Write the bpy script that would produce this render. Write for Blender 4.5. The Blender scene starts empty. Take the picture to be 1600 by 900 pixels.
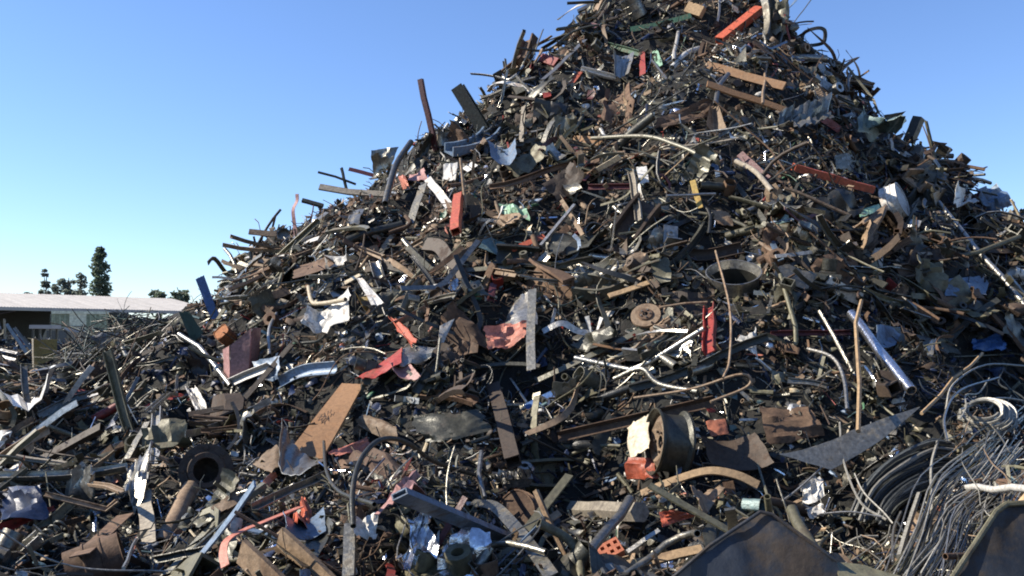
import bpy, math, random
import numpy as np
from mathutils import Vector, Matrix, noise

# ------------------------------------------------------------------ camera, world, sun, exposure
random.seed(7)
rng = np.random.default_rng(7)
scene = bpy.context.scene
col = scene.collection
V = Vector

FPX = 1443.0                       # focal length in pixels of a 1600 px wide picture
PITCH = math.atan(75 / FPX)
CAM = V((0, 0, 1.7))
FWD = V((0, math.cos(PITCH), math.sin(PITCH)))
UPV = V((0, -math.sin(PITCH), math.cos(PITCH)))
cam_data = bpy.data.cameras.new('camera')
cam_data.sensor_width = 36
cam_data.lens = 36 * FPX / 1600
cam_data.clip_end = 3000
cam = bpy.data.objects.new('camera', cam_data)
cam.location = CAM
cam.rotation_euler = (math.pi / 2 + PITCH, 0, 0)
col.objects.link(cam)
scene.camera = cam

SUN_DIR = V((-0.80, 0.02, 0.60)).normalized()      # towards the sun
elev = math.asin(SUN_DIR.z)
azim = math.atan2(SUN_DIR.x, SUN_DIR.y)             # clockwise from +Y
world = bpy.data.worlds.new('World')
scene.world = world
world.use_nodes = True
wn, wl = world.node_tree.nodes, world.node_tree.links
sky = wn.new('ShaderNodeTexSky')
sky.sky_type = 'NISHITA'
sky.sun_disc = False
sky.sun_elevation = elev
sky.sun_rotation = azim
sky.altitude = 100
sky.air_density = 1.0
sky.dust_density = 0.0
sky.ozone_density = 3.0
bgn = wn['Background']
bgn.inputs['Strength'].default_value = 0.1
tint = wn.new('ShaderNodeMix'); tint.data_type = 'RGBA'; tint.blend_type = 'MULTIPLY'      # the phone's cool white balance, the same all over the sky
tint.inputs['Factor'].default_value = 1.0
tint.inputs['B'].default_value = (0.80, 0.89, 1.10, 1)
wl.new(sky.outputs[0], tint.inputs['A'])
wl.new(tint.outputs['Result'], bgn.inputs['Color'])

sun_data = bpy.data.lights.new('sun', 'SUN')
sun_data.energy = 5.0
sun_data.angle = math.radians(0.5)
sun_data.color = (1.0, 0.91, 0.775)
sun = bpy.data.objects.new('sun', sun_data)
sun.rotation_euler = SUN_DIR.to_track_quat('Z', 'Y').to_euler()
col.objects.link(sun)

scene.view_settings.view_transform = 'Standard'
scene.view_settings.look = 'None'
scene.view_settings.exposure = 0.92
scene.view_settings.gamma = 1.0
scene.cycles.max_bounces = 5
scene.cycles.filter_width = 1.9

# ------------------------------------------------------------------ materials
MATS = {}
def new_mat(key, base, rough=0.6, metal=0.0, rust=0.3, rustcol=(0.13, 0.055, 0.025), dirt=0.5, bump=0.25, scale=1.0, vary=0.35):
    m = bpy.data.materials.new(key)
    m.use_nodes = True
    n, l = m.node_tree.nodes, m.node_tree.links
    p = n['Principled BSDF']
    tc = n.new('ShaderNodeTexCoord')
    info = n.new('ShaderNodeObjectInfo')
    geo = n.new('ShaderNodeNewGeometry')
    off = n.new('ShaderNodeVectorMath'); off.operation = 'ADD'
    sc_ = n.new('ShaderNodeVectorMath'); sc_.operation = 'SCALE'
    comb = n.new('ShaderNodeCombineXYZ')
    for i in range(3):
        l.new(info.outputs['Random'], comb.inputs[i])
    l.new(comb.outputs[0], sc_.inputs[0]); sc_.inputs['Scale'].default_value = 37.0
    l.new(tc.outputs['Object'], off.inputs[0]); l.new(sc_.outputs[0], off.inputs[1])
    n1 = n.new('ShaderNodeTexNoise'); n1.inputs['Scale'].default_value = 7 * scale
    n1.inputs['Detail'].default_value = 5; n1.inputs['Roughness'].default_value = 0.7
    n2 = n.new('ShaderNodeTexNoise'); n2.inputs['Scale'].default_value = 34 * scale
    n2.inputs['Detail'].default_value = 4; n2.inputs['Roughness'].default_value = 0.65
    l.new(off.outputs[0], n1.inputs['Vector']); l.new(off.outputs[0], n2.inputs['Vector'])
    # rust patches
    r1 = n.new('ShaderNodeMapRange'); r1.interpolation_type = 'SMOOTHSTEP'
    t = 0.72 - 0.42 * rust
    r1.inputs['From Min'].default_value = t - 0.05; r1.inputs['From Max'].default_value = t + 0.09
    r1.inputs['To Max'].default_value = min(1.0, 0.25 + rust * 1.2)
    l.new(n1.outputs['Fac'], r1.inputs['Value'])
    mx = n.new('ShaderNodeMix'); mx.data_type = 'RGBA'
    mx.inputs['A'].default_value = (*base, 1); mx.inputs['B'].default_value = (*rustcol, 1)
    l.new(r1.outputs[0], mx.inputs['Factor'])
    # grime and per piece variation
    r2 = n.new('ShaderNodeMapRange')
    r2.inputs['From Min'].default_value = 0.3; r2.inputs['From Max'].default_value = 0.7
    r2.inputs['To Min'].default_value = 1 - dirt; r2.inputs['To Max'].default_value = 1.12
    l.new(n2.outputs['Fac'], r2.inputs['Value'])
    add = n.new('ShaderNodeMath'); add.operation = 'ADD'
    l.new(info.outputs['Random'], add.inputs[0]); l.new(geo.outputs['Random Per Island'], add.inputs[1])
    fr = n.new('ShaderNodeMath'); fr.operation = 'FRACT'
    l.new(add.outputs[0], fr.inputs[0])
    r3 = n.new('ShaderNodeMapRange')
    r3.inputs['To Min'].default_value = 1 - vary; r3.inputs['To Max'].default_value = 1 + vary
    l.new(fr.outputs[0], r3.inputs['Value'])
    mul = n.new('ShaderNodeMath'); mul.operation = 'MULTIPLY'
    l.new(r2.outputs[0], mul.inputs[0]); l.new(r3.outputs[0], mul.inputs[1])
    hsv = n.new('ShaderNodeHueSaturation')
    l.new(mx.outputs['Result'], hsv.inputs['Color']); l.new(mul.outputs[0], hsv.inputs['Value'])
    l.new(hsv.outputs[0], p.inputs['Base Color'])
    # roughness: rust is dull, bare patches shine
    rr = n.new('ShaderNodeMapRange')
    rr.inputs['To Min'].default_value = rough; rr.inputs['To Max'].default_value = 0.92
    l.new(r1.outputs[0], rr.inputs['Value']); l.new(rr.outputs[0], p.inputs['Roughness'])
    if metal > 0:
        mm = n.new('ShaderNodeMapRange')
        mm.inputs['To Min'].default_value = metal; mm.inputs['To Max'].default_value = 0.0
        l.new(r1.outputs[0], mm.inputs['Value']); l.new(mm.outputs[0], p.inputs['Metallic'])
    b = n.new('ShaderNodeBump'); b.inputs['Strength'].default_value = bump; b.inputs['Distance'].default_value = 0.02
    l.new(n2.outputs['Fac'], b.inputs['Height']); l.new(b.outputs[0], p.inputs['Normal'])
    MATS[key] = m
    return m

RU = (0.085, 0.046, 0.027)
new_mat('rust', (0.125, 0.074, 0.042), 0.85, 0, 0.5, RU)
new_mat('rust_dark', (0.052, 0.034, 0.021), 0.7, 0, 0.4, (0.055, 0.032, 0.02))
new_mat('rust_orange', (0.30, 0.11, 0.035), 0.85, 0, 0.4, (0.2, 0.075, 0.025))
new_mat('rust_tan', (0.24, 0.165, 0.10), 0.7, 0, 0.4, (0.13, 0.075, 0.042))
new_mat('steel', (0.24, 0.228, 0.19), 0.36, 0.8, 0.35, (0.075, 0.055, 0.038))
new_mat('galvanised', (0.38, 0.365, 0.325), 0.34, 0.8, 0.18, (0.2, 0.15, 0.11))
new_mat('bright_steel', (0.8, 0.81, 0.83), 0.2, 0.95, 0.05)
new_mat('white_paint', (0.56, 0.54, 0.49), 0.45, 0, 0.33, (0.3, 0.2, 0.13))
new_mat('cream_paint', (0.6, 0.5, 0.34), 0.55, 0, 0.25, (0.28, 0.16, 0.08))
new_mat('grey_paint', (0.145, 0.138, 0.10), 0.42, 0.2, 0.35, (0.09, 0.065, 0.045))
new_mat('olive', (0.125, 0.115, 0.068), 0.55, 0.1, 0.35, (0.08, 0.06, 0.038))
new_mat('dark_grey', (0.055, 0.054, 0.041), 0.4, 0.3, 0.3, (0.045, 0.03, 0.022))
new_mat('black_paint', (0.024, 0.024, 0.020), 0.4, 0, 0.25, (0.06, 0.035, 0.022))
new_mat('red_paint', (0.27, 0.035, 0.025), 0.5, 0, 0.4, (0.14, 0.035, 0.02))
new_mat('orange_paint', (0.44, 0.095, 0.045), 0.5, 0, 0.33, (0.3, 0.08, 0.035))
new_mat('salmon_paint', (0.50, 0.18, 0.12), 0.6, 0, 0.25, (0.4, 0.12, 0.07))
new_mat('pink_paint', (0.34, 0.18, 0.165), 0.65, 0, 0.35, (0.22, 0.10, 0.075))
new_mat('maroon', (0.085, 0.022, 0.022), 0.5, 0, 0.3, (0.08, 0.03, 0.02))
new_mat('green_paint', (0.04, 0.12, 0.065), 0.5, 0, 0.4, (0.1, 0.08, 0.04))
new_mat('mint_paint', (0.26, 0.44, 0.30), 0.55, 0, 0.25, (0.2, 0.15, 0.08))
new_mat('teal_paint', (0.11, 0.17, 0.17), 0.45, 0.2, 0.3, (0.12, 0.09, 0.06))
new_mat('blue_paint', (0.03, 0.09, 0.24), 0.45, 0, 0.2, (0.09, 0.07, 0.06))
new_mat('blue_grey', (0.14, 0.20, 0.28), 0.5, 0.1, 0.35, (0.14, 0.1, 0.07))
new_mat('navy', (0.018, 0.03, 0.07), 0.45, 0, 0.2, (0.05, 0.035, 0.03))
new_mat('yellow_paint', (0.34, 0.23, 0.055), 0.6, 0, 0.35, (0.25, 0.13, 0.04))
new_mat('tan_board', (0.235, 0.125, 0.055), 0.75, 0, 0.3, (0.26, 0.125, 0.05), dirt=0.3)
new_mat('wood', (0.32, 0.215, 0.115), 0.8, 0, 0.35, (0.2, 0.13, 0.075), dirt=0.4)
new_mat('grey_wood', (0.27, 0.235, 0.18), 0.85, 0, 0.4, (0.17, 0.145, 0.115))
new_mat('terracotta', (0.42, 0.14, 0.075), 0.85, 0, 0.3, (0.32, 0.11, 0.06), dirt=0.35)
new_mat('cable_grey', (0.31, 0.295, 0.25), 0.4, 0.1, 0.1, (0.09, 0.08, 0.07), vary=0.5)
new_mat('cable_dark', (0.045, 0.05, 0.05), 0.38, 0, 0.1, (0.05, 0.045, 0.04), vary=0.5)
new_mat('plate_dark', (0.017, 0.021, 0.028), 0.5, 0.0, 0.42, (0.055, 0.037, 0.022), scale=0.5, bump=0.2)
new_mat('shed_white', (0.37, 0.35, 0.32), 0.6, 0, 0.12, (0.5, 0.43, 0.35), scale=0.08, dirt=0.2, vary=0.08)
new_mat('container_green', (0.34, 0.40, 0.27), 0.6, 0, 0.2, (0.15, 0.13, 0.07), scale=0.2, vary=0.1)
new_mat('pale_panel', (0.60, 0.63, 0.47), 0.6, 0, 0.2, (0.3, 0.3, 0.2), scale=0.3, vary=0.1)
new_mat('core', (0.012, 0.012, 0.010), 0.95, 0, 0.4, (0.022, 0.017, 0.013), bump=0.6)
new_mat('dirt_ground', (0.24, 0.19, 0.14), 0.95, 0, 0.3, (0.18, 0.14, 0.1), scale=0.05)
new_mat('bark', (0.09, 0.07, 0.05), 0.95, 0, 0.3, (0.06, 0.045, 0.03))
new_mat('leaf_dark', (0.13, 0.175, 0.115), 0.7, 0, 0.3, (0.03, 0.05, 0.025), vary=0.5, scale=0.1)  # base lightened to stand in for unmodelled distance haze
new_mat('leaf_grey', (0.18, 0.21, 0.165), 0.7, 0, 0.3, (0.06, 0.075, 0.045), vary=0.5, scale=0.1)  # distance haze put into the leaf colour, greyer and paler
new_mat('dark_void', (0.01, 0.01, 0.012), 0.9, 0, 0.2)
new_mat('dark_glass', (0.02, 0.03, 0.04), 0.12, 0, 0.0, dirt=0.1)
new_mat('ink', (0.05, 0.03, 0.02), 0.9, 0, 0.1)
new_mat('net_green', (0.014, 0.045, 0.032), 0.6, 0, 0.1, (0.02, 0.035, 0.025))

for k in ('leaf_dark', 'leaf_grey'):        # thin leaves let some light through
    n, l = MATS[k].node_tree.nodes, MATS[k].node_tree.links
    tr, mix, p = n.new('ShaderNodeBsdfTranslucent'), n.new('ShaderNodeMixShader'), n['Principled BSDF']
    l.new(p.inputs['Base Color'].links[0].from_socket, tr.inputs['Color'])
    mix.inputs[0].default_value = 0.45
    l.new(p.outputs[0], mix.inputs[1]); l.new(tr.outputs[0], mix.inputs[2])
    l.new(mix.outputs[0], n['Material Output'].inputs['Surface'])

# ------------------------------------------------------------------ the heap as a height field
def sstep(a, b, x):
    t = np.clip((x - a) / (b - a), 0, 1)
    return t * t * (3 - 2 * t)
GX0, GX1, GY0, GY1, GS = -16.0, 16.0, 1.5, 30.0, 0.06
gx = np.arange(GX0, GX1 + GS, GS); gy = np.arange(GY0, GY1 + GS, GS)
XX, YY = np.meshgrid(gx, gy, indexing='ij')
def vnoise(scale, seed):
    """smooth value noise on the grid"""
    nx, ny = int((GX1 - GX0) / scale) + 4, int((GY1 - GY0) / scale) + 4
    r = np.random.default_rng(seed).uniform(-1, 1, (nx, ny))
    u, v = (XX - GX0) / scale, (YY - GY0) / scale
    i, j = u.astype(int), v.astype(int)
    fu, fv = u - i, v - j
    fu = fu * fu * (3 - 2 * fu); fv = fv * fv * (3 - 2 * fv)
    return (r[i, j] * (1 - fu) * (1 - fv) + r[i + 1, j] * fu * (1 - fv) + r[i, j + 1] * (1 - fu) * fv + r[i + 1, j + 1] * fu * fv)
CX, CY = 3.3, 17.0
dX, dY = XX - CX, YY - CY
RR = np.sqrt(dX ** 2 + dY ** 2) + 1e-6
kk = 0.80 + 0.43 * np.clip(dX / RR, 0, 1) - 0.012 * np.clip(-dX / RR, 0, 1)
cone = 8.2 - kk * (np.sqrt(RR ** 2 + 0.9) - 0.95)
gau = lambda x, y, sx, sy: np.exp(-(((XX - x) / sx) ** 2 + ((YY - y) / sy) ** 2))
apron = 0.42 + 0.25 * sstep(8, 16, YY) + 1.2 * gau(-6.0, 15.0, 0.95, 1.5) + 1.05 * gau(4.3, 5.3, 1.6, 1.5) - 0.15 * gau(-9, 14, 1.5, 2.5) + 0.95 * gau(-11.6, 21, 2.6, 2.2) + 0.05 * gau(-2.2, 6.6, 2.2, 1.2)
hard = np.maximum(cone, apron); k_ = 0.35
HG = hard + k_ * 0.25 * np.maximum(0, 1 - np.abs(cone - apron) / k_) ** 2 * 2
HG = HG + 0.28 * vnoise(1.5, 1) + 0.22 * vnoise(0.7, 2) + 0.16 * vnoise(0.33, 3) - 0.35 * np.maximum(0, vnoise(0.8, 9) - 0.35)
HG = HG - 0.38 * gau(-5.3, 15.6, 0.7, 2.2)
HG = HG * sstep(15.5, 12.5, np.abs(XX)) * sstep(1.6, 2.6, YY) * sstep(29.5, 26.5, YY) - 0.02

def H(x, y):
    u, v = (x - GX0) / GS, (y - GY0) / GS
    if not (0 <= u < HG.shape[0] - 1 and 0 <= v < HG.shape[1] - 1):
        return -0.02
    i, j = int(u), int(v)
    fu, fv = u - i, v - j
    return float(HG[i, j] * (1 - fu) * (1 - fv) + HG[i + 1, j] * fu * (1 - fv) + HG[i, j + 1] * (1 - fu) * fv + HG[i + 1, j + 1] * fu * fv)

def ray(px, py):
    return FWD + V((1, 0, 0)) * ((px - 800) / FPX) - UPV * ((py - 450) / FPX)
def at(px, py, depth):
    return CAM + ray(px, py) * depth
def project(p):
    q = V(p) - CAM
    d = q.dot(FWD)
    return 800 + q.x / d * FPX, 450 - q.dot(UPV) / d * FPX, d
def hit(px, py, tmin=2.2):
    d = ray(px, py)
    t = tmin
    while t < 30:
        p = CAM + d * t
        if p.z < H(p.x, p.y):
            a, b = t - 0.06, t
            for _ in range(6):
                c = (a + b) / 2
                q = CAM + d * c
                if q.z < H(q.x, q.y): b = c
                else: a = c
            return b
        t += 0.06
    return None
# dark hollows between the larger pieces
def dent(px, py, amp, s):
    t = hit(px, py)
    if t:
        p = at(px, py, t)
        HG[:] = HG - amp * gau(p.x, p.y, s, s)
DENTS = [(865, 720, 0.5, 0.45), (860, 580, 0.4, 0.4), (345, 640, 0.4, 0.45), (1490, 540, 0.4, 0.8), (640, 640, 0.3, 0.4), (1000, 40, 0.3, 0.4),
         (1150, 300, 0.25, 0.3), (740, 560, 0.3, 0.3), (480, 640, 0.25, 0.3)]
for d_ in DENTS:
    dent(*d_)
def normal(x, y, e=0.25):
    return V((H(x - e, y) - H(x + e, y), H(x, y - e) - H(x, y + e), 2 * e)).normalized()
# coarse depth map of the heap as seen from where the picture is taken
DM = {}
def depth_at(px, py):
    k = (int(px // 16), int(py // 16))
    if k not in DM:
        DM[k] = hit(k[0] * 16 + 8, k[1] * 16 + 8)
    return DM[k]

# ------------------------------------------------------------------ mesh builders
class MB:
    def __init__(s):
        s.v, s.f = [], []
    def add(s, verts, faces):
        o = len(s.v)
        s.v += [tuple(q) for q in verts]
        s.f += [tuple(i + o for i in f) for f in faces]
        return s
    def mesh(s, name, angle=0.6):
        me = bpy.data.meshes.new(name)
        me.from_pydata(s.v, [], s.f)
        me.update()
        me.polygons.foreach_set('use_smooth', [True] * len(me.polygons))
        me.set_sharp_from_angle(angle=angle)
        return me
def link(name, me, mat=None, parent=None, loc=None):
    o = bpy.data.objects.new(name, me)
    if mat is not None and me is not None and not me.materials:
        me.materials.append(MATS[mat])
    if parent is not None: o.parent = parent
    if loc is not None: o.location = loc
    col.objects.link(o)
    return o
def empty(name, loc=(0, 0, 0)):
    o = bpy.data.objects.new(name, None)
    o.empty_display_size = 0.1
    o.location = loc
    col.objects.link(o)
    return o
def tag(o, label=None, cat=None, group=None, kind=None):
    if label: o['label'] = label
    if cat: o['category'] = cat
    if group: o['group'] = group
    if kind: o['kind'] = kind
    return o

def smooth_path(pts, n=6):
    if len(pts) < 3: return pts
    P = [pts[0] * 2 - pts[1]] + list(pts) + [pts[-1] * 2 - pts[-2]]
    out = []
    for i in range(1, len(P) - 2):
        a, b, c, d = P[i - 1], P[i], P[i + 1], P[i + 2]
        for k in range(n):
            t = k / n
            out.append(0.5 * (2 * b + (c - a) * t + (2 * a - 5 * b + 4 * c - d) * t * t + (3 * b - a - 3 * c + d) * t ** 3))
    out.append(pts[-1])
    return out
def circ(r, n=8):
    return [(r * math.cos(2 * math.pi * i / n), r * math.sin(2 * math.pi * i / n)) for i in range(n)]
def rect(w, h):
    return [(-w / 2, -h / 2), (w / 2, -h / 2), (w / 2, h / 2), (-w / 2, h / 2)]
def prof_of(kind, w, t=None):
    """closed outline(s) of a section w wide: (outer, inner or None)"""
    if kind == 'flat': return rect(w, t or max(0.006, w * 0.07)), None
    if kind == 'board': return rect(w, t or w * 0.28), None
    if kind == 'rod': return circ(w / 2, 6), None
    if kind == 'pipe': return circ(w / 2, 12), circ(w / 2 * 0.82, 12)
    if kind == 'cable': return circ(w / 2, 5), None
    if kind == 'box': return rect(w, t or w * 0.8), rect(w * 0.84, (t or w * 0.8) - w * 0.16)
    a = w / 2; b = max(0.006, w * 0.1)
    if kind == 'L': return [(-a, -a * .5), (a, -a * .5), (a, -a * .5 + b), (-a + b, -a * .5 + b), (-a + b, a * 1.2), (-a, a * 1.2)], None
    if kind == 'C': return [(-a, -a * .5), (a, -a * .5), (a, a * .5), (a - b, a * .5), (a - b, -a * .5 + b), (-a + b, -a * .5 + b), (-a + b, a * .5), (-a, a * .5)], None
    if kind == 'I':
        return [(-a, -a), (a, -a), (a, -a + b), (b / 2, -a + b), (b / 2, a - b), (a, a - b), (a, a), (-a, a), (-a, a - b), (-b / 2, a - b), (-b / 2, -a + b), (-a, -a + b)], None
    if kind == 'gutter':
        o = [(a * math.cos(x), a * math.sin(x)) for x in [math.pi + math.pi * i / 7 for i in range(8)]]
        return o + [(x * 0.9, y * 0.9 + 0.002) for x, y in reversed(o)], None
    if kind == 'rib':
        o = []
        for i in range(9): o.append((-a + w * i / 8, (b * 1.2 if i % 2 else 0)))
        return o + [(x, y - b * 0.5) for x, y in reversed(o)], None
def sweep(mb, path, outer, inner=None, ref=V((0, 0, 1)), twist=0.0, taper=None, cap=True):
    N_ = None
    rings, irings = [], []
    n = len(path)
    for i, p in enumerate(path):
        T = (path[min(i + 1, n - 1)] - path[max(i - 1, 0)])
        if T.length < 1e-9: T = V((1, 0, 0))
        T.normalize()
        Nn = ref - T * ref.dot(T)
        if Nn.length < 0.15:
            Nn = (N_ - T * N_.dot(T)) if N_ is not None else T.orthogonal()
        Nn.normalize()
        if N_ is not None and Nn.dot(N_) < -0.2: Nn = -Nn
        N_ = Nn
        B = T.cross(Nn)
        if twist:
            a = twist * i / max(1, n - 1)
            Nn, B = Nn * math.cos(a) + B * math.sin(a), B * math.cos(a) - Nn * math.sin(a)
        s = 1.0 if taper is None else (taper(i / max(1, n - 1)))
        rings.append([p + B * x * s + Nn * y * s for x, y in outer])
        if inner: irings.append([p + B * x * s + Nn * y * s for x, y in inner])
    m = len(outer)
    vs = [q for r in rings for q in r]
    fs = []
    for i in range(n - 1):
        for j in range(m):
            k = (j + 1) % m
            fs.append((i * m + j, i * m + k, (i + 1) * m + k, (i + 1) * m + j))
    if inner:
        o = len(vs)
        vs += [q for r in irings for q in r]
        for i in range(n - 1):
            for j in range(m):
                k = (j + 1) % m
                fs.append((o + i * m + k, o + i * m + j, o + (i + 1) * m + j, o + (i + 1) * m + k))
        for j in range(m):
            k = (j + 1) % m
            fs.append((k, j, o + j, o + k))
            e = (n - 1) * m
            fs.append((e + j, e + k, o + e + k, o + e + j))
    elif cap:
        fs.append(tuple(range(m - 1, -1, -1)))
        fs.append(tuple((n - 1) * m + j for j in range(m)))
    mb.add(vs, fs)
    return mb
def lathe(mb, prof, n=24, M=Matrix(), arc=2 * math.pi, wob=0.0):
    """prof: list of (radius, z); closed outlines give a solid ring"""
    full = arc > 6.28
    cols = n if full else n + 1
    m = len(prof)
    vs = []
    for i in range(cols):
        a = arc * i / n
        w = 1 + wob * math.sin(2 * a + 1)
        for r, z in prof:
            vs.append(M @ V((r * w * math.cos(a), r * math.sin(a) * (2 - w), z)))
    fs = []
    for i in range(n):
        k = (i + 1) % cols
        for j in range(m):
            q = (j + 1) % m
            fs.append((i * m + j, k * m + j, k * m + q, i * m + q))
    if not full:
        fs.append(tuple(range(m))); fs.append(tuple((cols - 1) * m + j for j in range(m - 1, -1, -1)))
    return mb.add(vs, fs)
def box(mb, cx, cy, cz, sx, sy, sz, M=Matrix(), jit=0.0):
    vs = []
    for dz in (-.5, .5):
        for dx_, dy_ in ((-.5, -.5), (.5, -.5), (.5, .5), (-.5, .5)):
            vs.append(M @ V((cx + sx * (dx_ + random.uniform(-jit, jit)), cy + sy * (dy_ + random.uniform(-jit, jit)), cz + sz * (dz + random.uniform(-jit, jit)))))
    return mb.add(vs, [(3, 2, 1, 0), (4, 5, 6, 7), (0, 1, 5, 4), (1, 2, 6, 5), (2, 3, 7, 6), (3, 0, 4, 7)])
def sheet(mb, q, nu=8, nv=6, crumple=0.05, thick=0.006, jag=0.1, curl=0.0, waves=0, wamp=0.0, creases=4, rnd=random):
    """a bent plate with thickness between the four corners q (in order)"""
    a, b, c, d = q
    n = ((b - a).cross(d - a) + (c - b).cross(a - b) * 0).normalized()
    size = ((b - a).length + (d - a).length) / 2
    cr = []
    for _ in range(creases):
        th = rnd.uniform(0, math.pi)
        cr.append((math.cos(th), math.sin(th), rnd.uniform(0.15, 0.85) * (math.cos(th) + math.sin(th)), rnd.uniform(-1, 1) * crumple * 2.4))
    sd = rnd.uniform(0, 99)
    top = []
    for i in range(nu + 1):
        for j in range(nv + 1):
            u, v = i / nu, j / nv
            uu, vv = u, v
            edge = min(u, 1 - u) < 1e-6 or min(v, 1 - v) < 1e-6
            if jag:
                k = jag if edge else jag * 0.4
                uu += (noise.noise(V((u * 5, v * 5, sd))) * k) * (1 if edge else 0.7)
                vv += (noise.noise(V((u * 5, v * 5, sd + 9))) * k)
            p = (a * (1 - uu) + b * uu) * (1 - vv) + (d * (1 - uu) + c * uu) * vv
            h = sum(s * abs(u * x + v * y - o) for x, y, o, s in cr)
            h += crumple * noise.noise(V((u * 3, v * 3, sd + 3))) + crumple * 0.5 * noise.noise(V((u * 7, v * 7, sd + 5)))
            h += curl * ((u - .5) ** 2 * 4)
            if waves: h += wamp * math.sin(u * waves * 2 * math.pi) / max(size, 1e-3)
            top.append(p + n * h * size)
    m = nv + 1
    cnt = len(top)
    bot = [p - n * thick for p in top]
    fs = []
    for i in range(nu):
        for j in range(nv):
            w = i * m + j
            fs.append((w, w + m, w + m + 1, w + 1))
            fs.append((cnt + w + 1, cnt + w + m + 1, cnt + w + m, cnt + w))
    loop = [i * m for i in range(nu + 1)] + [nu * m + j for j in range(1, m)] + [i * m + nv for i in range(nu - 1, -1, -1)] + [j for j in range(nv - 1, 0, -1)]
    for k in range(len(loop)):
        x, y = loop[k], loop[(k + 1) % len(loop)]
        fs.append((y, x, cnt + x, cnt + y))
    return mb.add(top + bot, fs)
def lump(mb, c, r, sub=2, amp=0.35, squash=(1, 1, 1), seed=0):
    import bmesh
    bm = bmesh.new()
    bmesh.ops.create_icosphere(bm, subdivisions=sub, radius=1)
    vs = []
    for v in bm.verts:
        p = v.co
        k = 1 + amp * noise.noise(p * 1.6 + V((seed, seed * 2, 0))) + amp * 0.5 * noise.noise(p * 4 + V((0, seed, 3)))
        vs.append(c + V((p.x * squash[0], p.y * squash[1], p.z * squash[2])) * r * k)
    fs = [[v.index for v in f.verts] for f in bm.faces]
    bm.free()
    return mb.add(vs, fs)
def recentre(mb):
    n = len(mb.v)
    c = V((sum(p[0] for p in mb.v) / n, sum(p[1] for p in mb.v) / n, sum(p[2] for p in mb.v) / n))
    mb.v = [(p[0] - c.x, p[1] - c.y, p[2] - c.z) for p in mb.v]
    return c
# ------------------------------------------------------------------ the setting
def terrain():
    st = 3
    xs, ys = gx[::st], gy[::st]
    z = HG[::st, ::st]
    nx, ny = len(xs), len(ys)
    co = np.stack(np.meshgrid(xs, ys, indexing='ij') + [z], -1).reshape(-1, 3)
    idx = np.arange(nx * ny).reshape(nx, ny)
    f = np.stack([idx[:-1, :-1], idx[1:, :-1], idx[1:, 1:], idx[:-1, 1:]], -1).reshape(-1, 4)
    me = bpy.data.meshes.new('terrain')
    me.from_pydata(co.tolist(), [], f.tolist())
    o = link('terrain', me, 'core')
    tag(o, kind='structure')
terrain()
gm = MB()
S = 900
gm.add([(-S, -S, 0), (S, -S, 0), (S, S, 0), (-S, S, 0)], [(0, 1, 2, 3)])
tag(link('ground', gm.mesh('ground'), 'dirt_ground'), kind='structure')

# long low storage shed with a pale roof
def shed():
    E0 = at(-70, 479, 42.6); E0.z = 3.08
    E1 = at(345, 487, 53.5); E1.z = 3.08
    d = (E1 - E0).normalized(); L = (E1 - E0).length
    nb = V((-d.y, d.x, 0))
    root = tag(empty('storage_shed', (E0.x, E0.y, 0)), 'long low open storage shed with a pale metal roof behind the yard', 'shed')
    base = V((E0.x, E0.y, 0))
    loc = lambda u, w, z: E0 + d * u + nb * w + V((0, 0, z - E0.z)) - base
    n = 16
    pw = L / n
    me = None
    for i in range(n):
        mb = MB()
        a, b = i * pw + 0.012, (i + 1) * pw - 0.012
        k = 12
        vs = []
        for s in range(k + 1):
            u = a + (b - a) * s / k
            zz = 0.035 if s % 2 else 0.0
            vs += [loc(u, -0.1, 3.08 + zz), loc(u, 5.2, 3.98 + zz), loc(u, 5.2, 3.96 + zz - .03), loc(u, -0.1, 3.05 + zz - .03)]
        fs = []
        for s in range(k):
            for e in range(4):
                g = (e + 1) % 4
                fs.append((s * 4 + e, s * 4 + 4 + e, s * 4 + 4 + g, s * 4 + g))
        fs += [(0, 1, 2, 3), tuple(k * 4 + e for e in (3, 2, 1, 0))]
        mb.add(vs, fs)
        link('roof_sheet', mb.mesh('roof_sheet', 0.3), 'shed_white', root)
    def bx(name, u0, u1, w0, w1, z0, z1, mat):
        mb = MB()
        vs = [loc(u, w, z) for z in (z0, z1) for (u, w) in ((u0, w0), (u1, w0), (u1, w1), (u0, w1))]
        mb.add(vs, [(3, 2, 1, 0), (4, 5, 6, 7), (0, 1, 5, 4), (1, 2, 6, 5), (2, 3, 7, 6), (3, 0, 4, 7)])
        return link(name, mb.mesh(name), mat, root)
    bx('fascia', 0, L, -0.16, -0.105, 2.93, 3.09, 'shed_white')
    bx('back_wall', 0, L, 10.3, 10.5, 0, 3.9, 'dark_grey')
    bx('rear_roof', 0, L, 5.22, 10.6, 3.80, 3.90, 'shed_white')
    bx('end_wall', -0.2, -0.02, 0, 10.4, 0, 2.8, 'dark_grey')
    bx('end_wall', L + .02, L + .2, 0, 10.4, 0, 2.8, 'dark_grey')
    for i in range(5):
        u = 1.0 + i * 3.4
        bx('post', u, u + .14, .05, .19, 0, 2.8, 'steel')
shed()

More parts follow.
